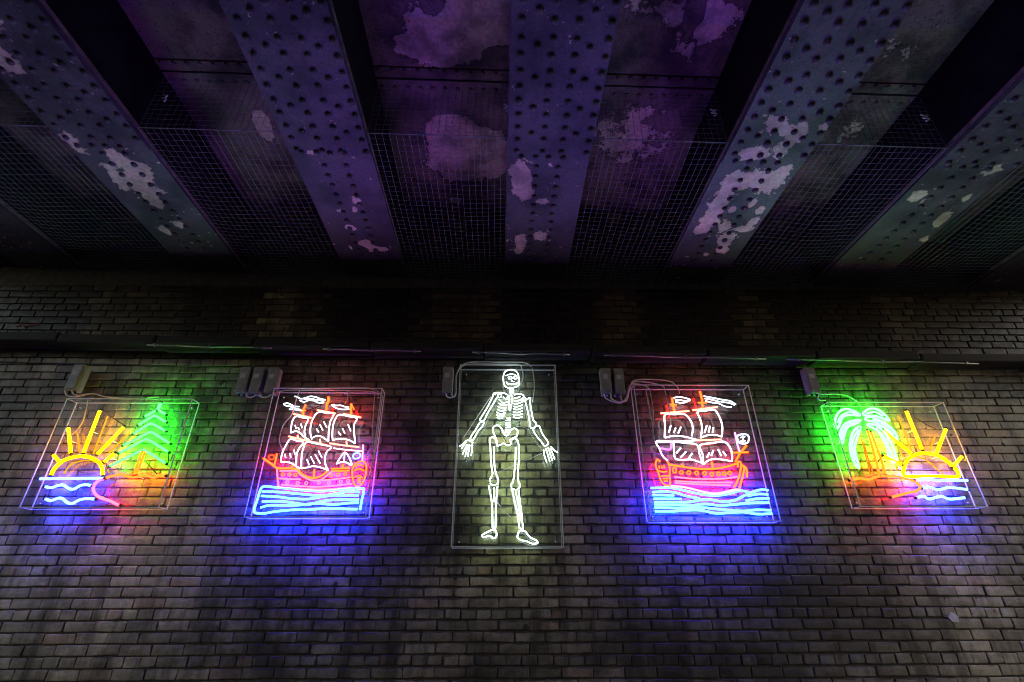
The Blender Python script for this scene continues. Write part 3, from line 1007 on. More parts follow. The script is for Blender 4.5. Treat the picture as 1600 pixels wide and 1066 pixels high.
  ('hull_line','coral',7,1,0,[(-1.840,2.445),(-1.686,2.435),(-1.513,2.429),(-1.261,2.453)]),
  ('mast_foot','orange',8,0,0,[(-1.593,2.570),(-1.586,2.507)]),
  ('mast_foot','orange',8,0,0,[(-1.786,2.605),(-1.785,2.581)]),
  ('mast_foot','orange',8,0,0,[(-1.362,2.616),(-1.361,2.584)]),
  ('porthole','orange',5,1,1,[(-1.835,2.529),(-1.837,2.520),(-1.845,2.517),(-1.854,2.520),(-1.860,2.529),(-1.858,2.538),(-1.850,2.542),(-1.840,2.538)]),
  ('porthole','orange',5,1,1,[(-1.779,2.529),(-1.781,2.520),(-1.789,2.517),(-1.799,2.520),(-1.804,2.529),(-1.802,2.538),(-1.794,2.542),(-1.784,2.538)]),
  ('porthole','orange',5,1,1,[(-1.730,2.526),(-1.732,2.518),(-1.740,2.514),(-1.749,2.518),(-1.755,2.526),(-1.753,2.535),(-1.745,2.539),(-1.735,2.535)]),
  ('porthole','orange',5,1,1,[(-1.433,2.523),(-1.435,2.514),(-1.443,2.510),(-1.453,2.514),(-1.458,2.523),(-1.456,2.531),(-1.447,2.535),(-1.438,2.531)]),
  ('porthole','orange',5,1,1,[(-1.378,2.528),(-1.380,2.519),(-1.389,2.516),(-1.398,2.519),(-1.403,2.528),(-1.401,2.537),(-1.393,2.541),(-1.383,2.537)]),
  ('porthole','orange',5,1,1,[(-1.317,2.533),(-1.320,2.524),(-1.328,2.521),(-1.337,2.524),(-1.342,2.533),(-1.340,2.542),(-1.332,2.546),(-1.322,2.542)]),
  ('porthole','coral',5,1,1,[(-1.784,2.466),(-1.785,2.457),(-1.793,2.454),(-1.803,2.457),(-1.808,2.466),(-1.807,2.475),(-1.799,2.478),(-1.789,2.475)]),
  ('porthole','coral',5,1,1,[(-1.698,2.459),(-1.700,2.450),(-1.708,2.447),(-1.717,2.450),(-1.723,2.459),(-1.721,2.468),(-1.713,2.471),(-1.703,2.468)]),
  ('porthole','coral',5,1,1,[(-1.627,2.459),(-1.629,2.450),(-1.637,2.447),(-1.646,2.450),(-1.652,2.459),(-1.650,2.468),(-1.641,2.471),(-1.632,2.468)]),
  ('porthole','coral',5,1,1,[(-1.523,2.463),(-1.526,2.454),(-1.534,2.450),(-1.543,2.454),(-1.548,2.463),(-1.546,2.471),(-1.538,2.475),(-1.529,2.471)]),
  ('porthole','coral',5,1,1,[(-1.440,2.461),(-1.442,2.453),(-1.451,2.449),(-1.460,2.453),(-1.465,2.461),(-1.463,2.470),(-1.455,2.474),(-1.445,2.470)]),
  ('porthole','coral',5,1,1,[(-1.344,2.470),(-1.347,2.461),(-1.355,2.457),(-1.364,2.461),(-1.369,2.470),(-1.367,2.478),(-1.359,2.482),(-1.349,2.478)]),
  ('porthole','coral',5,1,1,[(-1.285,2.477),(-1.287,2.468),(-1.296,2.464),(-1.305,2.468),(-1.310,2.476),(-1.308,2.485),(-1.299,2.489),(-1.290,2.485)]),
  ('stern_frame','orange',7,1,1,[(-1.203,2.641),(-1.257,2.619),(-1.276,2.567),(-1.265,2.504),(-1.240,2.449),(-1.209,2.432),(-1.178,2.456),(-1.161,2.511),(-1.159,2.574),(-1.173,2.623)]),
  ('stern_window','amber',6,1,0,[(-1.257,2.595),(-1.228,2.612),(-1.187,2.602)]),
  ('stern_window','amber',6,1,0,[(-1.262,2.560),(-1.219,2.577),(-1.175,2.560)]),
  ('stern_window','amber',6,1,0,[(-1.251,2.504),(-1.215,2.521),(-1.181,2.501)]),
  ('stern_window','amber',6,1,0,[(-1.216,2.504),(-1.213,2.456)]),
  ('stern_window','amber',6,1,0,[(-1.202,2.504),(-1.195,2.456)]),
  ('sea_outline','cyan',9,1,0,[(-1.166,2.246),(-1.163,2.322),(-1.157,2.395),(-1.173,2.417),(-1.303,2.412),(-1.472,2.395),(-1.610,2.398),(-1.750,2.412),(-1.891,2.425),(-1.968,2.432),(-1.997,2.423),(-2.006,2.388),(-2.011,2.321),(-2.018,2.249),(-1.998,2.223),(-1.927,2.220),(-1.849,2.233),(-1.717,2.246),(-1.583,2.248),(-1.449,2.256),(-1.191,2.252)]),
  ('wave','cyan',9,1,0,[(-1.986,2.390),(-1.883,2.388),(-1.744,2.378),(-1.604,2.365),(-1.500,2.358),(-1.400,2.371),(-1.300,2.388),(-1.189,2.388)]),
  ('wave','cyan',9,1,0,[(-1.985,2.356),(-1.840,2.348),(-1.735,2.335),(-1.598,2.331),(-1.499,2.348),(-1.398,2.358),(-1.196,2.358)]),
  ('wave','cyan',9,1,0,[(-1.968,2.313),(-1.798,2.311),(-1.694,2.298),(-1.590,2.288),(-1.492,2.312),(-1.392,2.325),(-1.188,2.325)]),
  ('wave','cyan',9,1,0,[(-1.971,2.265),(-1.894,2.282),(-1.724,2.279),(-1.591,2.292),(-1.490,2.296),(-1.386,2.287),(-1.286,2.298),(-1.185,2.305)]),
  ('black_lead','black',4,0,0,[(-1.618,3.145),(-1.749,3.088)]),
  ('black_lead','black',4,0,0,[(-1.896,3.081),(-1.863,3.055)]),
  ('black_lead','black',4,0,0,[(-1.351,3.138),(-1.324,3.097)]),
  ('white_lead','wire',5,1,0,[(-1.845,3.289),(-1.863,3.199),(-1.875,3.053),(-1.929,2.953),(-1.937,2.827),(-1.895,2.739)]),
  ('white_lead','wire',5,1,0,[(-1.413,3.268),(-1.410,3.201),(-1.425,3.156)]),
  ('white_lead','wire',5,1,0,[(-1.172,3.247),(-1.163,3.098),(-1.153,2.955),(-1.131,2.761),(-1.172,2.667)]),
  ('white_lead','wire',5,1,0,[(-1.100,3.232),(-1.100,2.998),(-1.106,2.667),(-1.144,2.459)]),
 ],
 'brig': [
  ('cloud','ice',5.6,1,0,[(1.535,3.220),(1.568,3.228),(1.624,3.224),(1.681,3.203),(1.651,3.190),(1.588,3.199),(1.544,3.201)]),
  ('cloud','ice',5.6,1,0,[(1.545,3.182),(1.600,3.172),(1.649,3.182)]),
  ('cloud','ice',5.6,1,0,[(1.811,3.238),(1.882,3.225),(1.974,3.204),(2.044,3.192),(2.089,3.158)]),
  ('cloud','ice',5.6,1,0,[(1.816,3.216),(1.878,3.204),(1.954,3.183),(2.024,3.175),(2.076,3.154)]),
  ('cloud','ice',5.6,1,0,[(1.819,3.191),(1.888,3.174),(1.942,3.166),(1.985,3.141),(2.044,3.133)]),
  ('mast_top','orange',9,1,0,[(1.519,3.220),(1.518,3.160),(1.520,3.094)]),
  ('mast_top','orange',9,1,0,[(1.784,3.285),(1.789,3.204),(1.780,3.128)]),
  ('mast_cross','amber',7,0,0,[(1.493,3.154),(1.549,3.152)]),
  ('mast_cross','amber',7,0,0,[(1.752,3.174),(1.824,3.174)]),
  ('yard','peach',8,0,0,[(1.394,3.073),(1.655,3.096)]),
  ('yard','peach',8,0,0,[(1.688,3.103),(1.916,3.135)]),
  ('sail','white',7.225,1,0,[(1.398,2.855),(1.416,2.955),(1.431,3.059),(1.519,3.064),(1.606,3.065),(1.649,3.012),(1.660,2.939),(1.639,2.866)]),
  ('sail_foot','white',6.8,1,0,[(1.401,2.850),(1.481,2.867),(1.573,2.860),(1.684,2.831)]),
  ('sail','white',7.225,1,0,[(1.714,2.851),(1.742,2.940),(1.740,3.020),(1.728,3.086),(1.802,3.099),(1.883,3.107),(1.917,3.037),(1.925,2.956),(1.902,2.860)]),
  ('sail_foot','white',6.8,1,0,[(1.714,2.851),(1.784,2.874),(1.847,2.876),(1.902,2.860)]),
  ('sail_mark','white',6.8,0,0,[(1.468,2.959),(1.443,2.899)]),
  ('sail_mark','white',6.8,0,0,[(1.508,2.939),(1.485,2.895)]),
  ('sail_mark','white',6.8,0,0,[(1.556,2.947),(1.523,2.891)]),
  ('sail_mark','white',6.8,0,0,[(1.788,2.960),(1.757,2.896)]),
  ('sail_mark','white',6.8,0,0,[(1.815,2.956),(1.793,2.900)]),
  ('sail_mark','white',6.8,0,0,[(1.844,2.944),(1.827,2.896)]),
  ('yard','peach',7,0,0,[(1.683,2.828),(1.784,2.830),(1.893,2.837)]),
  ('yard','white',6.8,0,0,[(1.327,2.816),(1.496,2.816),(1.683,2.828)]),
  ('bow_flag','ice',6.4,1,1,[(2.043,2.869),(2.104,2.883),(2.138,2.867),(2.123,2.814),(2.078,2.798),(2.039,2.814)]),
  ('flag_mark','ice',4.8,0,0,[(2.063,2.853),(2.107,2.861)]),
  ('flag_mark','ice',4.8,0,0,[(2.060,2.821),(2.103,2.825)]),
  ('flag_mark','ice',4.8,0,0,[(2.090,2.869),(2.078,2.806)]),
  ('flag_pole','pink',7,1,0,[(2.025,2.898),(2.025,2.778),(2.033,2.719)]),
  ('sail','white',7.225,1,0,[(1.470,2.819),(1.463,2.743),(1.464,2.669),(1.532,2.656),(1.599,2.660),(1.684,2.632)]),
  ('sail_head','white',6.8,1,0,[(1.470,2.818),(1.572,2.803),(1.670,2.788),(1.678,2.710),(1.691,2.621)]),
  ('sail','white',7.225,1,0,[(1.694,2.618),(1.705,2.702),(1.694,2.782),(1.807,2.803),(1.911,2.816),(1.952,2.770),(1.960,2.711),(1.947,2.645)]),
  ('sail_foot','white',6.8,1,0,[(1.694,2.618),(1.746,2.652),(1.806,2.665),(1.879,2.657),(1.947,2.645)]),
  ('sail_mark','white',6.8,0,0,[(1.524,2.760),(1.479,2.714)]),
  ('sail_mark','white',6.8,0,0,[(1.564,2.727),(1.510,2.677)]),
  ('sail_mark','white',6.8,0,0,[(1.616,2.714),(1.579,2.669)]),
  ('sail_mark','white',6.8,0,0,[(1.766,2.719),(1.738,2.677)]),
  ('sail_mark','white',6.8,0,0,[(1.804,2.740),(1.778,2.694)]),
  ('sail_mark','white',6.8,0,0,[(1.847,2.748),(1.865,2.690)]),
  ('sail_mark','white',6.8,0,0,[(1.886,2.732),(1.906,2.690)]),
  ('spanker_sail','white',6.8,1,0,[(1.457,2.815),(1.323,2.819),(1.339,2.752),(1.356,2.693),(1.391,2.650)]),
  ('stern_flag','violet',7,1,0,[(1.348,2.756),(1.430,2.748),(1.447,2.802)]),
  ('bow_star','amber',8,0,0,[(1.966,2.719),(2.105,2.724)]),
  ('bow_star','amber',8,0,0,[(1.975,2.640),(2.033,2.719),(2.101,2.782)]),
  ('deck_rail','orange',8,1,0,[(1.402,2.615),(1.506,2.599),(1.626,2.583),(1.748,2.579),(1.875,2.595),(1.993,2.628)]),
  ('stern_frame','orange',7,1,0,[(1.332,2.640),(1.306,2.660),(1.286,2.611),(1.299,2.554),(1.316,2.475),(1.352,2.443),(1.386,2.451),(1.391,2.514),(1.403,2.595),(1.391,2.650)]),
  ('stern_window','orange',6,1,0,[(1.315,2.607),(1.315,2.582)]),
  ('stern_window','orange',6,1,0,[(1.335,2.607),(1.336,2.583)]),
  ('stern_window','orange',6,1,0,[(1.356,2.611),(1.356,2.583)]),
  ('stern_window','orange',6,1,0,[(1.305,2.566),(1.336,2.554),(1.377,2.558)]),
  ('stern_window','orange',6,1,0,[(1.318,2.518),(1.388,2.522)]),
  ('stern_window','orange',6,1,0,[(1.332,2.498),(1.376,2.498)]),
  ('stern_window','orange',6,1,0,[(1.337,2.478),(1.369,2.479)]),
  ('bow_frame','orange',8,1,0,[(1.918,2.428),(1.956,2.475),(1.998,2.555),(2.020,2.628),(1.999,2.640),(1.986,2.596)]),
  ('bow_frame','orange',8,1,0,[(2.027,2.616),(2.036,2.579),(2.002,2.499),(1.960,2.416)]),
  ('bow_frame','orange',8,1,0,[(2.034,2.608),(2.056,2.579),(2.045,2.511)]),
  ('gun_port','amber',6,0,1,[(1.431,2.591),(1.456,2.591),(1.453,2.546),(1.424,2.546)]),
  ('porthole','amber',6,1,1,[(1.511,2.550),(1.505,2.540),(1.493,2.535),(1.483,2.540),(1.480,2.550),(1.487,2.561),(1.498,2.566),(1.509,2.561)]),
  ('porthole','amber',6,1,1,[(1.575,2.548),(1.568,2.537),(1.557,2.533),(1.546,2.537),(1.544,2.548),(1.550,2.559),(1.562,2.563),(1.572,2.559)]),
  ('porthole','amber',6,1,1,[(1.641,2.545),(1.634,2.534),(1.623,2.530),(1.613,2.534),(1.610,2.545),(1.616,2.556),(1.628,2.560),(1.638,2.556)]),
  ('porthole','amber',6,1,1,[(1.708,2.543),(1.702,2.532),(1.690,2.527),(1.680,2.532),(1.677,2.543),(1.684,2.553),(1.695,2.558),(1.706,2.553)]),
  ('porthole','amber',6,1,1,[(1.768,2.535),(1.761,2.524),(1.750,2.519),(1.739,2.524),(1.737,2.535),(1.743,2.545),(1.755,2.550),(1.765,2.545)]),
  ('porthole','amber',6,1,1,[(1.826,2.539),(1.819,2.528),(1.807,2.523),(1.797,2.528),(1.795,2.539),(1.801,2.550),(1.813,2.554),(1.823,2.550)]),
  ('porthole','amber',6,1,1,[(1.875,2.540),(1.868,2.530),(1.857,2.525),(1.846,2.530),(1.844,2.540),(1.851,2.551),(1.863,2.556),(1.873,2.551)]),
  ('porthole','amber',6,1,1,[(1.921,2.545),(1.914,2.534),(1.902,2.530),(1.892,2.534),(1.890,2.545),(1.897,2.556),(1.909,2.561),(1.919,2.556)]),
  ('hull_line','coral',7,1,0,[(1.432,2.514),(1.571,2.499),(1.733,2.495),(1.855,2.499),(1.964,2.515)]),
  ('hull_line','coral',7,1,0,[(1.430,2.479),(1.566,2.471),(1.727,2.467),(1.914,2.467)]),
  ('hull_line','coral',7,1,0,[(1.428,2.462),(1.644,2.451),(1.893,2.443)]),
  ('mast_foot','orange',9,0,0,[(1.772,2.640),(1.770,2.583)]),
  ('mast_foot','orange',9,0,0,[(1.513,2.619),(1.518,2.599)]),
  ('bow_wave','pink',8,1,0,[(1.392,2.439),(1.479,2.431),(1.557,2.416),(1.649,2.392),(1.751,2.377),(1.833,2.389),(1.918,2.408),(1.950,2.408)]),
  ('wave','cyan',9,1,0,[(1.220,2.421),(1.389,2.422),(1.491,2.403),(1.583,2.381),(1.676,2.365),(1.772,2.362),(1.871,2.377),(1.947,2.397),(1.996,2.397),(2.048,2.381)]),
  ('wave','cyan',9,1,0,[(1.232,2.388),(1.337,2.392),(1.431,2.381),(1.515,2.354),(1.616,2.338)]),
  ('wave','cyan',9,1,0,[(1.229,2.364),(1.317,2.364),(1.404,2.360)]),
  ('wave','cyan',9,1,0,[(1.233,2.334),(1.344,2.334),(1.463,2.333)]),
  ('wave','cyan',9,1,0,[(1.237,2.308),(1.380,2.308),(1.507,2.308),(1.605,2.323),(1.701,2.327),(1.802,2.312),(1.900,2.323),(1.987,2.358),(2.066,2.389),(2.143,2.408),(2.199,2.404)]),
  ('wave','cyan',9,1,0,[(1.235,2.289),(1.416,2.285),(1.534,2.281),(1.655,2.293),(1.772,2.281),(1.892,2.289),(2.014,2.300),(2.182,2.304)]),
  ('wave','cyan',9,1,0,[(1.995,2.319),(2.086,2.335),(2.191,2.339)]),
  ('wave','cyan',9,1,0,[(2.019,2.358),(2.111,2.373),(2.190,2.370)]),
  ('wave','cyan',9,1,0,[(1.232,2.266),(1.373,2.262),(1.491,2.259),(1.611,2.266),(1.727,2.255),(1.843,2.244),(1.961,2.238),(2.066,2.247),(2.184,2.244)]),
  ('wave','cyan',9,1,0,[(1.231,2.236),(1.369,2.236),(1.488,2.244),(1.607,2.244),(1.721,2.221),(1.840,2.225),(1.959,2.230),(2.058,2.214),(2.185,2.217)]),
  ('white_lead','wire',5,1,0,[(1.290,3.306),(1.295,3.128),(1.303,2.958),(1.301,2.813)]),
  ('white_lead','wire',5,1,0,[(1.325,3.306),(1.329,3.129),(1.313,2.958)]),
  ('white_lead','wire',5,1,0,[(1.461,3.321),(1.469,3.187),(1.475,3.086),(1.470,2.958)]),
  ('white_lead','wire',5,1,0,[(1.557,3.352),(1.587,3.314),(1.593,3.262)]),
  ('black_lead','black',4,0,0,[(1.526,2.860),(1.562,2.840)]),
  ('black_lead','black',4,0,0,[(1.940,3.196),(1.964,3.154)]),
 ],
 'palm': [
  ('palm_frond','palm',10,1,1,[(3.190,3.058),(3.151,3.098),(3.086,3.119),(3.020,3.098),(2.962,3.037),(2.935,2.970),(2.944,2.937),(2.985,2.984),(3.029,3.044),(3.101,3.064)]),
  ('palm_frond','palm',10,1,1,[(3.181,3.011),(3.123,3.011),(3.036,2.984),(2.971,2.917),(2.940,2.839),(2.947,2.801),(2.990,2.878),(3.045,2.951),(3.112,2.977)]),
  ('palm_frond','palm',10,1,1,[(3.155,2.951),(3.095,2.924),(3.040,2.852),(3.005,2.763),(2.998,2.662),(3.023,2.588),(3.033,2.687),(3.045,2.763),(3.097,2.853)]),
  ('palm_frond','palm',10,1,1,[(3.222,3.076),(3.290,3.119),(3.355,3.120),(3.407,3.079),(3.435,3.011),(3.379,3.035),(3.320,3.054),(3.254,3.054)]),
  ('palm_frond','palm',10,1,1,[(3.226,2.971),(3.299,2.918),(3.323,2.840),(3.334,2.763),(3.320,2.688),(3.340,2.638),(3.374,2.663),(3.385,2.763),(3.374,2.840),(3.351,2.918),(3.291,2.971)]),
  ('palm_frond','palm',10,1,1,[(3.229,3.018),(3.300,2.998),(3.360,2.945),(3.406,2.892),(3.440,2.827),(3.451,2.892),(3.416,2.958),(3.357,3.011),(3.258,3.045)]),
  ('frond_rib','palm',8,1,0,[(3.179,3.062),(3.109,3.089),(3.021,3.057),(2.959,2.983)]),
  ('frond_rib','palm',8,1,0,[(3.165,3.000),(3.060,2.977),(2.986,2.904),(2.951,2.826)]),
  ('frond_rib','palm',8,1,0,[(3.136,2.931),(3.065,2.852),(3.024,2.763),(3.012,2.650)]),
  ('frond_rib','palm',8,1,0,[(3.241,3.072),(3.333,3.092),(3.397,3.052)]),
  ('frond_rib','palm',8,1,0,[(3.289,2.945),(3.340,2.853),(3.349,2.751),(3.346,2.663)]),
  ('frond_rib','palm',8,1,0,[(3.284,3.024),(3.371,2.978),(3.427,2.879)]),
  ('palm_trunk','amber',9,1,0,[(3.209,2.918),(3.203,2.788),(3.194,2.650),(3.182,2.528)]),
  ('palm_trunk','amber',9,1,0,[(3.236,2.905),(3.241,2.789),(3.242,2.662),(3.234,2.534)]),
  ('sand_line','orange',10,1,0,[(2.917,2.489),(2.996,2.503),(3.078,2.494),(3.160,2.516),(3.211,2.522),(3.310,2.522),(3.400,2.498),(3.465,2.474),(3.494,2.438),(3.462,2.403),(3.382,2.385),(3.303,2.367),(3.217,2.348)]),
  ('sun_arc','yellow',13,1,1,[(3.403,2.522),(3.415,2.589),(3.463,2.650),(3.539,2.700),(3.620,2.716),(3.707,2.711),(3.771,2.682),(3.826,2.632),(3.863,2.571),(3.863,2.528),(3.827,2.516),(3.619,2.522)]),
  ('sun_ray','yellow',12,0,0,[(3.625,3.100),(3.633,2.749)]),
  ('sun_ray','yellow',12,0,0,[(3.918,2.933),(3.737,2.707)]),
  ('sun_ray','yellow',12,0,0,[(3.957,2.689),(3.833,2.595)]),
  ('sun_ray','yellow',12,0,0,[(3.353,2.925),(3.524,2.713)]),
  ('sun_ray','yellow',12,0,0,[(3.272,2.694),(3.402,2.619)]),
  ('wave','sea_white',10.5,1,0,[(3.471,2.489),(3.572,2.495),(3.691,2.486),(3.920,2.486)]),
  ('wave','sea_white',10.5,1,0,[(3.506,2.420),(3.571,2.432),(3.635,2.409),(3.728,2.426),(3.812,2.421),(3.886,2.409)]),
  ('wave','sea_white',10.5,1,0,[(3.428,2.344),(3.493,2.356),(3.532,2.333),(3.639,2.356),(3.702,2.333),(3.834,2.344)]),
  ('black_lead','black',4,0,0,[(3.670,3.046),(3.759,2.972),(3.854,2.920)]),
  ('black_lead','black',4,0,0,[(3.259,2.694),(3.202,2.638)]),
  ('white_lead','wire',5,1,0,[(3.194,3.209),(3.211,3.160),(3.213,3.105)]),
  ('sun_ray','dim_reflection_yellow',6,0,0,[(3.594,3.077),(3.594,2.751)]),  # added tubes, imitating the sun mirrored in the back sheet
  ('sun_ray','dim_reflection_yellow',6,0,0,[(3.866,2.902),(3.747,2.745)]),
  ('sun_ray','dim_reflection_yellow',6,0,0,[(4.068,2.707),(4.033,2.669)]),
  ('sun_ray','dim_reflection_yellow',6,0,0,[(3.496,2.861),(3.497,2.706)]),
  ('sun_arc','dim_reflection_yellow',5,1,0,[(3.401,2.593),(3.453,2.655),(3.551,2.696),(3.643,2.701),(3.725,2.649),(3.796,2.544)]),  # added tube imitating the arc's reflection
  ('palm_trunk','dim_reflection_amber',5,1,0,[(3.186,2.907),(3.173,2.731),(3.157,2.549)]),  # added tubes in place of the trunk's mirror image
  ('palm_trunk','dim_reflection_amber',5,1,0,[(3.195,2.834),(3.184,2.668),(3.186,2.543)]),  # added tube imitating the trunk's reflection
 ],
 'skeleton': [
  ('skull','bone',4.48,1,1,[(0.027,3.314),(0.002,3.333),(-0.011,3.370),(-0.014,3.418),(-0.004,3.462),(0.024,3.487),(0.059,3.495),(0.094,3.484),(0.121,3.454),(0.128,3.414),(0.133,3.370),(0.123,3.338),(0.103,3.322),(0.068,3.313)]),
  ('brow','bone',3.2,1,0,[(0.009,3.432),(0.039,3.446),(0.074,3.449),(0.109,3.434)]),
  ('eye_socket','bone',3.2,1,1,[(0.068,3.411),(0.062,3.401),(0.050,3.396),(0.037,3.401),(0.032,3.410),(0.037,3.420),(0.050,3.425),(0.062,3.421)]),
  ('eye_socket','bone',3.2,1,1,[(0.113,3.413),(0.109,3.404),(0.097,3.400),(0.086,3.404),(0.082,3.413),(0.086,3.423),(0.098,3.426),(0.109,3.423)]),
  ('nose','bone',3.2,0,0,[(0.064,3.386),(0.071,3.373),(0.086,3.375)]),
  ('jaw','bone',3.2,0,0,[(0.014,3.373),(0.026,3.346),(0.049,3.357),(0.064,3.346),(0.086,3.357),(0.098,3.344),(0.116,3.368)]),
  ('neck_bone','bone',3.84,0,0,[(0.039,3.301),(0.083,3.296)]),
  ('neck_bone','bone',3.84,0,0,[(0.041,3.282),(0.081,3.279)]),
  ('neck_bone','bone',3.84,0,0,[(0.045,3.264),(0.085,3.262)]),
  ('collar_bone','bone',4.48,1,0,[(-0.098,3.264),(-0.049,3.266),(-0.000,3.259),(0.027,3.240),(0.017,3.207)]),
  ('collar_bone','bone',4.48,1,0,[(0.085,3.243),(0.112,3.253),(0.152,3.251),(0.173,3.233),(0.166,3.202)]),
  ('breast_bone','bone',4.48,1,1,[(0.044,3.233),(0.068,3.235),(0.068,3.191),(0.056,3.135),(0.045,3.094),(0.041,3.150)]),
  ('rib','bone',4.16,1,0,[(-0.015,3.225),(0.005,3.207),(0.027,3.203)]),
  ('rib','bone',4.16,1,0,[(-0.051,3.201),(-0.019,3.169),(0.027,3.175)]),
  ('rib','bone',4.16,1,0,[(-0.053,3.165),(-0.024,3.145),(0.023,3.150)]),
  ('rib','bone',4.16,1,0,[(-0.060,3.134),(-0.029,3.118),(0.017,3.124)]),
  ('rib','bone',4.16,1,0,[(-0.067,3.106),(-0.033,3.091),(0.012,3.099)]),
  ('rib','bone',4.16,1,0,[(-0.072,3.081),(-0.038,3.064),(0.006,3.074)]),
  ('rib','bone',4.16,1,0,[(-0.070,3.056),(-0.042,3.041),(-0.002,3.049)]),
  ('rib','bone',4.16,1,0,[(-0.067,3.033),(-0.042,3.021),(-0.014,3.026)]),
  ('rib','bone',4.16,1,0,[(0.085,3.212),(0.112,3.216),(0.139,3.230)]),
  ('rib','bone',4.16,1,0,[(0.083,3.186),(0.117,3.187),(0.153,3.205)]),
  ('rib','bone',4.16,1,0,[(0.082,3.160),(0.117,3.160),(0.158,3.179)]),
  ('rib','bone',4.16,1,0,[(0.080,3.135),(0.116,3.132),(0.161,3.150)]),
  ('rib','bone',4.16,1,0,[(0.078,3.109),(0.116,3.105),(0.162,3.122)]),
  ('rib','bone',4.16,1,0,[(0.074,3.084),(0.114,3.077),(0.162,3.094)]),
  ('rib','bone',4.16,1,0,[(0.074,3.059),(0.111,3.049),(0.160,3.067)]),
  ('rib','bone',4.16,1,0,[(0.080,3.036),(0.111,3.024),(0.158,3.039)]),
  ('shoulder','bone',3.84,1,1,[(-0.029,3.236),(-0.034,3.223),(-0.047,3.217),(-0.060,3.223),(-0.065,3.236),(-0.060,3.250),(-0.047,3.255),(-0.034,3.250)]),
  ('shoulder','bone',3.84,1,1,[(0.191,3.202),(0.185,3.189),(0.172,3.183),(0.160,3.189),(0.155,3.202),(0.160,3.216),(0.173,3.221),(0.186,3.216)]),
  ('upper_arm','bone',4.48,1,0,[(-0.082,3.245),(-0.100,3.254),(-0.114,3.214),(-0.161,3.112),(-0.207,3.032),(-0.216,3.004),(-0.182,3.003),(-0.152,3.069),(-0.105,3.154),(-0.064,3.228)]),
  ('forearm','bone',4.16,1,1,[(-0.218,2.982),(-0.251,2.921),(-0.297,2.844),(-0.272,2.828),(-0.235,2.900),(-0.188,2.961),(-0.186,2.990)]),
  ('wrist','bone',3.84,0,0,[(-0.318,2.828),(-0.271,2.802)]),
  ('finger','bone',3.84,1,0,[(-0.331,2.822),(-0.357,2.790),(-0.387,2.770)]),
  ('finger','bone',3.84,1,0,[(-0.333,2.806),(-0.352,2.778),(-0.369,2.749)]),
  ('finger','bone',3.84,1,0,[(-0.321,2.789),(-0.343,2.740),(-0.357,2.702)]),
  ('finger','bone',3.84,1,0,[(-0.311,2.784),(-0.325,2.734),(-0.334,2.681)]),
  ('finger','bone',3.84,1,0,[(-0.298,2.784),(-0.306,2.734),(-0.313,2.681)]),
  ('finger','bone',3.84,1,0,[(-0.277,2.789),(-0.277,2.740),(-0.284,2.689)]),
  ('upper_arm','bone',4.48,1,0,[(0.182,3.194),(0.203,3.203),(0.231,3.216),(0.230,3.164),(0.241,3.079),(0.255,3.004),(0.279,2.978),(0.266,2.942),(0.230,2.938),(0.216,3.029),(0.201,3.113),(0.182,3.194)]),
  ('forearm','bone',4.16,1,1,[(0.250,2.922),(0.278,2.950),(0.306,2.950),(0.331,2.881),(0.380,2.801),(0.344,2.776),(0.321,2.809),(0.283,2.857)]),
  ('finger','bone',3.84,1,0,[(0.337,2.741),(0.343,2.685),(0.360,2.633)]),
  ('finger','bone',3.84,1,0,[(0.357,2.754),(0.373,2.692),(0.386,2.639)]),
  ('finger','bone',3.84,1,0,[(0.376,2.760),(0.393,2.704),(0.408,2.647)]),
  ('finger','bone',3.84,1,0,[(0.395,2.754),(0.415,2.704),(0.428,2.660)]),
  ('finger','bone',3.84,1,0,[(0.400,2.770),(0.430,2.736),(0.458,2.717)]),
  ('spine_bone','bone',4.16,0,0,[(0.017,3.024),(0.055,3.028)]),
  ('spine_bone','bone',4.16,0,0,[(0.011,3.002),(0.054,3.007)]),
  ('spine_bone','bone',4.16,0,0,[(0.009,2.981),(0.053,2.985)]),
  ('spine_bone','bone',4.16,0,0,[(0.008,2.960),(0.052,2.964)]),
  ('spine_bone','bone',4.16,0,0,[(0.006,2.938),(0.051,2.942)]),
  ('spine_bone','bone',4.16,0,0,[(0.005,2.917),(0.051,2.921)]),
  ('spine_bone','bone',4.16,0,0,[(0.003,2.896),(0.050,2.900)]),
  ('pelvis','bone',4.8,1,1,[(-0.007,2.889),(-0.031,2.937),(-0.063,2.958),(-0.096,2.944),(-0.101,2.905),(-0.077,2.848),(-0.065,2.808),(-0.061,2.777),(-0.030,2.786),(-0.006,2.797),(0.017,2.781),(0.040,2.781),(0.058,2.801),(0.048,2.825),(0.072,2.841),(0.107,2.865),(0.113,2.913),(0.088,2.931),(0.058,2.921),(0.040,2.889),(0.017,2.865)]),
  ('thigh_bone','bone',4.8,1,0,[(-0.090,2.766),(-0.087,2.674),(-0.082,2.593),(-0.065,2.525),(-0.050,2.489),(-0.058,2.453),(-0.106,2.449),(-0.120,2.485),(-0.099,2.536),(-0.108,2.593),(-0.116,2.674),(-0.121,2.757),(-0.129,2.829),(-0.112,2.850),(-0.079,2.842),(-0.072,2.808)]),
  ('thigh_bone','bone',4.8,1,0,[(0.096,2.762),(0.093,2.634),(0.082,2.537),(0.074,2.479),(0.054,2.442),(0.070,2.414),(0.110,2.411),(0.131,2.442),(0.117,2.477),(0.116,2.553),(0.121,2.634),(0.124,2.758),(0.113,2.821),(0.088,2.842),(0.067,2.829)]),
  ('shin_bone','bone',4.8,0,0,[(-0.056,2.434),(-0.063,2.356),(-0.068,2.280),(-0.069,2.103),(-0.092,2.103),(-0.097,2.280),(-0.110,2.356),(-0.129,2.440)]),
  ('shin_bone','bone',3.84,0,0,[(-0.085,2.422),(-0.084,2.311)]),
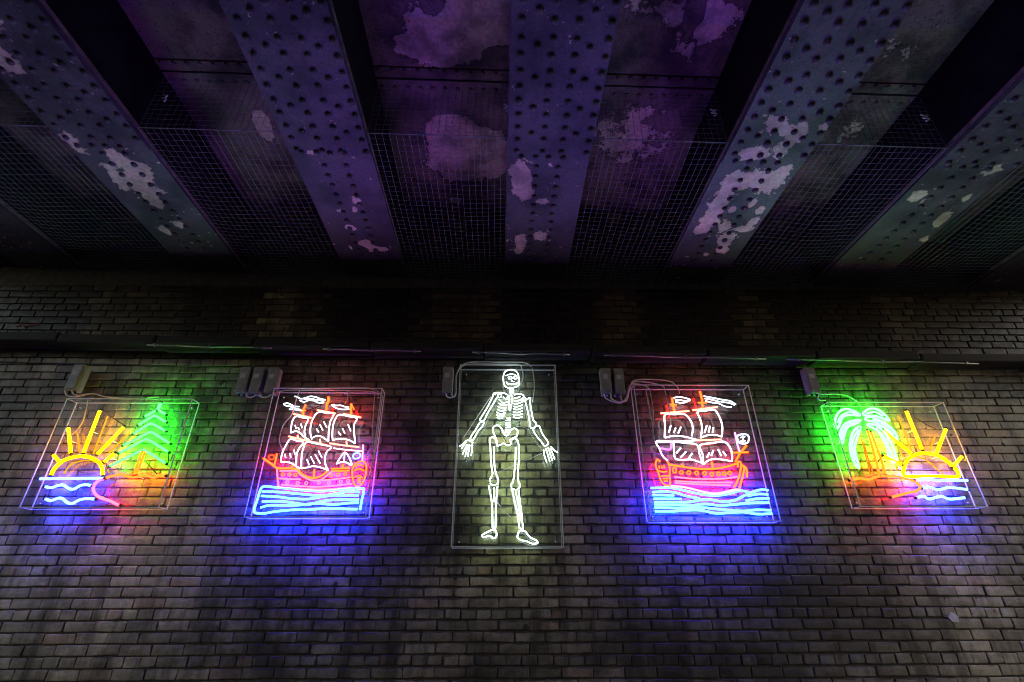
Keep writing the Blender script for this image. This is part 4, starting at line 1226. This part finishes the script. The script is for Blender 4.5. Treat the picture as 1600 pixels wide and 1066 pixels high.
  ('shin_bone','bone',4.8,0,0,[(0.066,2.407),(0.085,2.311),(0.112,2.206),(0.124,2.102),(0.154,2.097),(0.143,2.206),(0.129,2.311),(0.118,2.403)]),
  ('shin_bone','bone',3.84,0,0,[(0.095,2.395),(0.117,2.280),(0.137,2.161)]),
  ('foot','bone',4.8,1,1,[(-0.092,2.096),(-0.138,2.074),(-0.175,2.053),(-0.160,2.039),(-0.114,2.049),(-0.083,2.031),(-0.061,2.046),(-0.061,2.074),(-0.073,2.092)]),
  ('foot','bone',4.8,1,1,[(0.115,2.074),(0.107,2.038),(0.137,2.017),(0.175,2.010),(0.221,1.992),(0.266,1.996),(0.252,2.017),(0.206,2.038),(0.169,2.081),(0.134,2.089)]),
  ('black_lead','black',4,0,0,[(-0.138,2.469),(-0.066,2.451)]),
  ('black_lead','black',4,0,0,[(0.046,2.425),(0.122,2.407)]),
  ('black_lead','black',4,0,0,[(0.151,2.176),(0.163,2.096)]),
  ('black_lead','black',4,0,0,[(-0.096,2.102),(-0.069,2.100)]),
  ('black_lead','black',4,0,0,[(-0.038,2.897),(0.017,2.809)]),
  ('white_lead','wire',5,1,0,[(0.153,3.523),(0.169,3.455),(0.164,3.392),(0.139,3.329)]),
  ('white_lead','wire',5,1,0,[(0.254,3.510),(0.268,3.401),(0.270,3.294),(0.251,3.173)]),
  ('white_lead','wire',3.5,0,0,[(-0.127,3.223),(-0.247,3.027),(-0.358,2.840)]),
  ('white_lead','wire',3.5,1,0,[(-0.102,2.966),(-0.157,2.937),(-0.188,2.913)]),
  ('white_lead','wire',3.5,1,0,[(0.104,2.950),(0.159,2.942),(0.210,2.918)]),
  ('white_lead','wire',3.5,0,0,[(-0.051,2.548),(0.071,2.601),(0.318,2.708)]),
  ('white_lead','wire',3.5,0,0,[(-0.064,2.315),(-0.009,2.250),(0.054,2.187)]),
 ],
}
for key, (xa, xb, za, zb, lab) in SIGN.items():
    base = Vector(((xa + xb) / 2, 0, za))
    s = empty('neon_sign', base)
    tag(s, lab, 'neon sign', 'neon signs on the brick wall')
    acr = 'matt_acrylic' if key in ('pine', 'palm') else 'clear_acrylic'
    hw, hh = (xb - xa) / 2, zb - za
    yb, yf, th = -.016, -.134, .004
    e = .0045
    box('back_sheet', (-hw + e, hw - e, yb - th, yb, e, hh - e), acr, s)
    box('front_sheet', (-hw + e, hw - e, yf, yf + th, e, hh - e), acr, s)
    for sx in (-1, 1):
        x0, x1 = sorted((sx * hw, sx * (hw - th)))
        box('side_sheet', (x0, x1, yf + .009, yb - .009, e, hh - e), acr, s)
    box('bottom_sheet', (-hw + e, hw - e, yf + .009, yb - .009, 0, th), acr, s)
    box('top_sheet', (-hw + e, hw - e, yf + .009, yb - .009, hh - th, hh), acr, s)
    q = .0036
    for yy in (yf, yb - .007):
        y0, y1 = yy, yy + .007
        box('edge_strip', (-hw - q, -hw + q, y0, y1, -q, hh + q), 'acrylic_edge', s)
        box('edge_strip', (hw - q, hw + q, y0, y1, -q, hh + q), 'acrylic_edge', s)
        box('edge_strip', (-hw + q + .0003, hw - q - .0003, y0, y1, -q, q), 'acrylic_edge', s)
        box('edge_strip', (-hw + q + .0003, hw - q - .0003, y0, y1, hh - q, hh + q), 'acrylic_edge', s)
    for sx in (-1, 1):
        for zz in (0, hh):
            box('corner_strip', (sx * hw - .003, sx * hw + .003, yf + .0075, yb - .0075, zz - .003, zz + .003), 'acrylic_edge', s)
            sz = 1 if zz == 0 else -1
            tube('fixing_bolt', [(sx * (hw - .05), yb - th - .006, zz + sz * .045), (sx * (hw - .05), .004, zz + sz * .045)], .006, 'bolt_steel', s, 8)
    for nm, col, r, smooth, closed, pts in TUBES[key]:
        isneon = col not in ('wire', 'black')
        yy = -.034 if col.startswith('dim') else -.105 if isneon else (-.108 if col == 'black' else -.112)  # dim tubes imitate reflections, so they sit close to the back sheet
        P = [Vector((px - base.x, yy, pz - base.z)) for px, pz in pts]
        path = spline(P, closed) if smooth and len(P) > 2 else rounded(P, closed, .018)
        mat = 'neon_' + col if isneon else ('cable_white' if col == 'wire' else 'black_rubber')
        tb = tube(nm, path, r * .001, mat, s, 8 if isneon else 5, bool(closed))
        if isneon and r >= 8 and key in ('pine', 'palm'):
            if not closed:
                for a_, b_ in ((path[0], path[1]), (path[-1], path[-2])):
                    d_ = (a_ - b_).normalized()
                    tube('end_cap', [a_ - d_ * .002, a_ + d_ * .016], r * .00108, 'black_rubber', tb, 8)
            mid_ = path[len(path) // 2] if len(path) > 2 else (path[0] + path[1]) * .5
            tube('tube_support', [Vector((mid_.x, yy + r * .0008, mid_.z)), Vector((mid_.x, -.021, mid_.z))], .0035, 'acrylic_edge', tb, 6)

CLAB = {
 'pine': ['white cable drooping along the top of the pine sign', 'short white cable loop under the far left transformer'],
 'galleon': ['white cable from the left ship transformers to the top right corner of that sign', 'lower white cable along the top of the left ship sign'],
 'skeleton': ['long white cable looping from the dark transformer over the skull', 'inner white cable hugging the top edge of the skeleton sign'],
 'brig': ['white cable ending at the top left corner of the right ship sign', 'longest pink-lit cable arching over the right ship sign', 'middle white cable arch over the right ship sign'],
 'palm': ['short white cable loop under the palm transformer', 'green-lit cable arching down into the palm crown'],
}
CABLES = {
 'pine': [(0.1,[(-3.886,3.274),(-3.859,3.241),(-3.807,3.228),(-3.745,3.238),(-3.681,3.244),(-3.593,3.221),(-3.509,3.210),(-3.374,3.202),(-3.240,3.200),(-3.152,3.214),(-3.093,3.217)]),(0.08,[(-3.968,3.291),(-3.950,3.252),(-3.913,3.228),(-3.848,3.224),(-3.773,3.239)])],
 'galleon': [(0.09,[(-2.331,3.271),(-2.320,3.226),(-2.277,3.219),(-2.233,3.241),(-2.179,3.219),(-2.120,3.234),(-2.046,3.280),(-1.866,3.295),(-1.629,3.311),(-1.333,3.316),(-1.189,3.298),(-1.112,3.245)]),(0.1,[(-2.209,3.275),(-2.197,3.237),(-2.153,3.212),(-2.090,3.245),(-1.986,3.283),(-1.748,3.287),(-1.467,3.285),(-1.212,3.276),(-1.138,3.246)])],
 'skeleton': [(0.09,[(-0.481,3.532),(-0.480,3.386),(-0.485,3.289),(-0.470,3.232),(-0.446,3.249),(-0.448,3.342),(-0.447,3.432),(-0.422,3.514),(-0.365,3.565),(-0.256,3.581),(-0.087,3.580),(0.133,3.581),(0.201,3.568),(0.251,3.531)]),(0.08,[(-0.543,3.284),(-0.524,3.236),(-0.483,3.227),(-0.456,3.258),(-0.458,3.382),(-0.442,3.482),(-0.406,3.532),(-0.340,3.558),(-0.205,3.564),(-0.002,3.562),(0.133,3.560),(0.154,3.535)])],
 'brig': [(0.09,[(0.903,3.273),(0.913,3.228),(0.973,3.191),(1.055,3.177),(1.110,3.236),(1.142,3.341),(1.202,3.364),(1.298,3.342),(1.323,3.312)]),(0.1,[(0.964,3.269),(0.972,3.210),(1.039,3.181),(1.098,3.210),(1.145,3.322),(1.203,3.395),(1.403,3.402),(1.528,3.384),(1.572,3.347)]),(0.08,[(1.066,3.270),(1.063,3.210),(1.108,3.203),(1.149,3.315),(1.192,3.384),(1.320,3.384),(1.444,3.354),(1.470,3.332)])],
 'palm': [(0.08,[(2.828,3.295),(2.889,3.274),(2.870,3.231),(2.890,3.210),(2.938,3.213)]),(0.1,[(2.853,3.280),(2.901,3.262),(3.022,3.266),(3.124,3.253),(3.175,3.225),(3.200,3.197)])],
}
for key, lst in CABLES.items():
    for (off, pts), lab in zip(lst, CLAB[key]):
        # start under the transformer glands, lie on top of the sign
        P = [Vector((a, -off, b)) for a, b in pts]
        o = tube('cable', spline(P, False, 6), .006, 'cable_white', None, 6)
        tag(o, lab, 'cable', 'white cables feeding the neon signs')
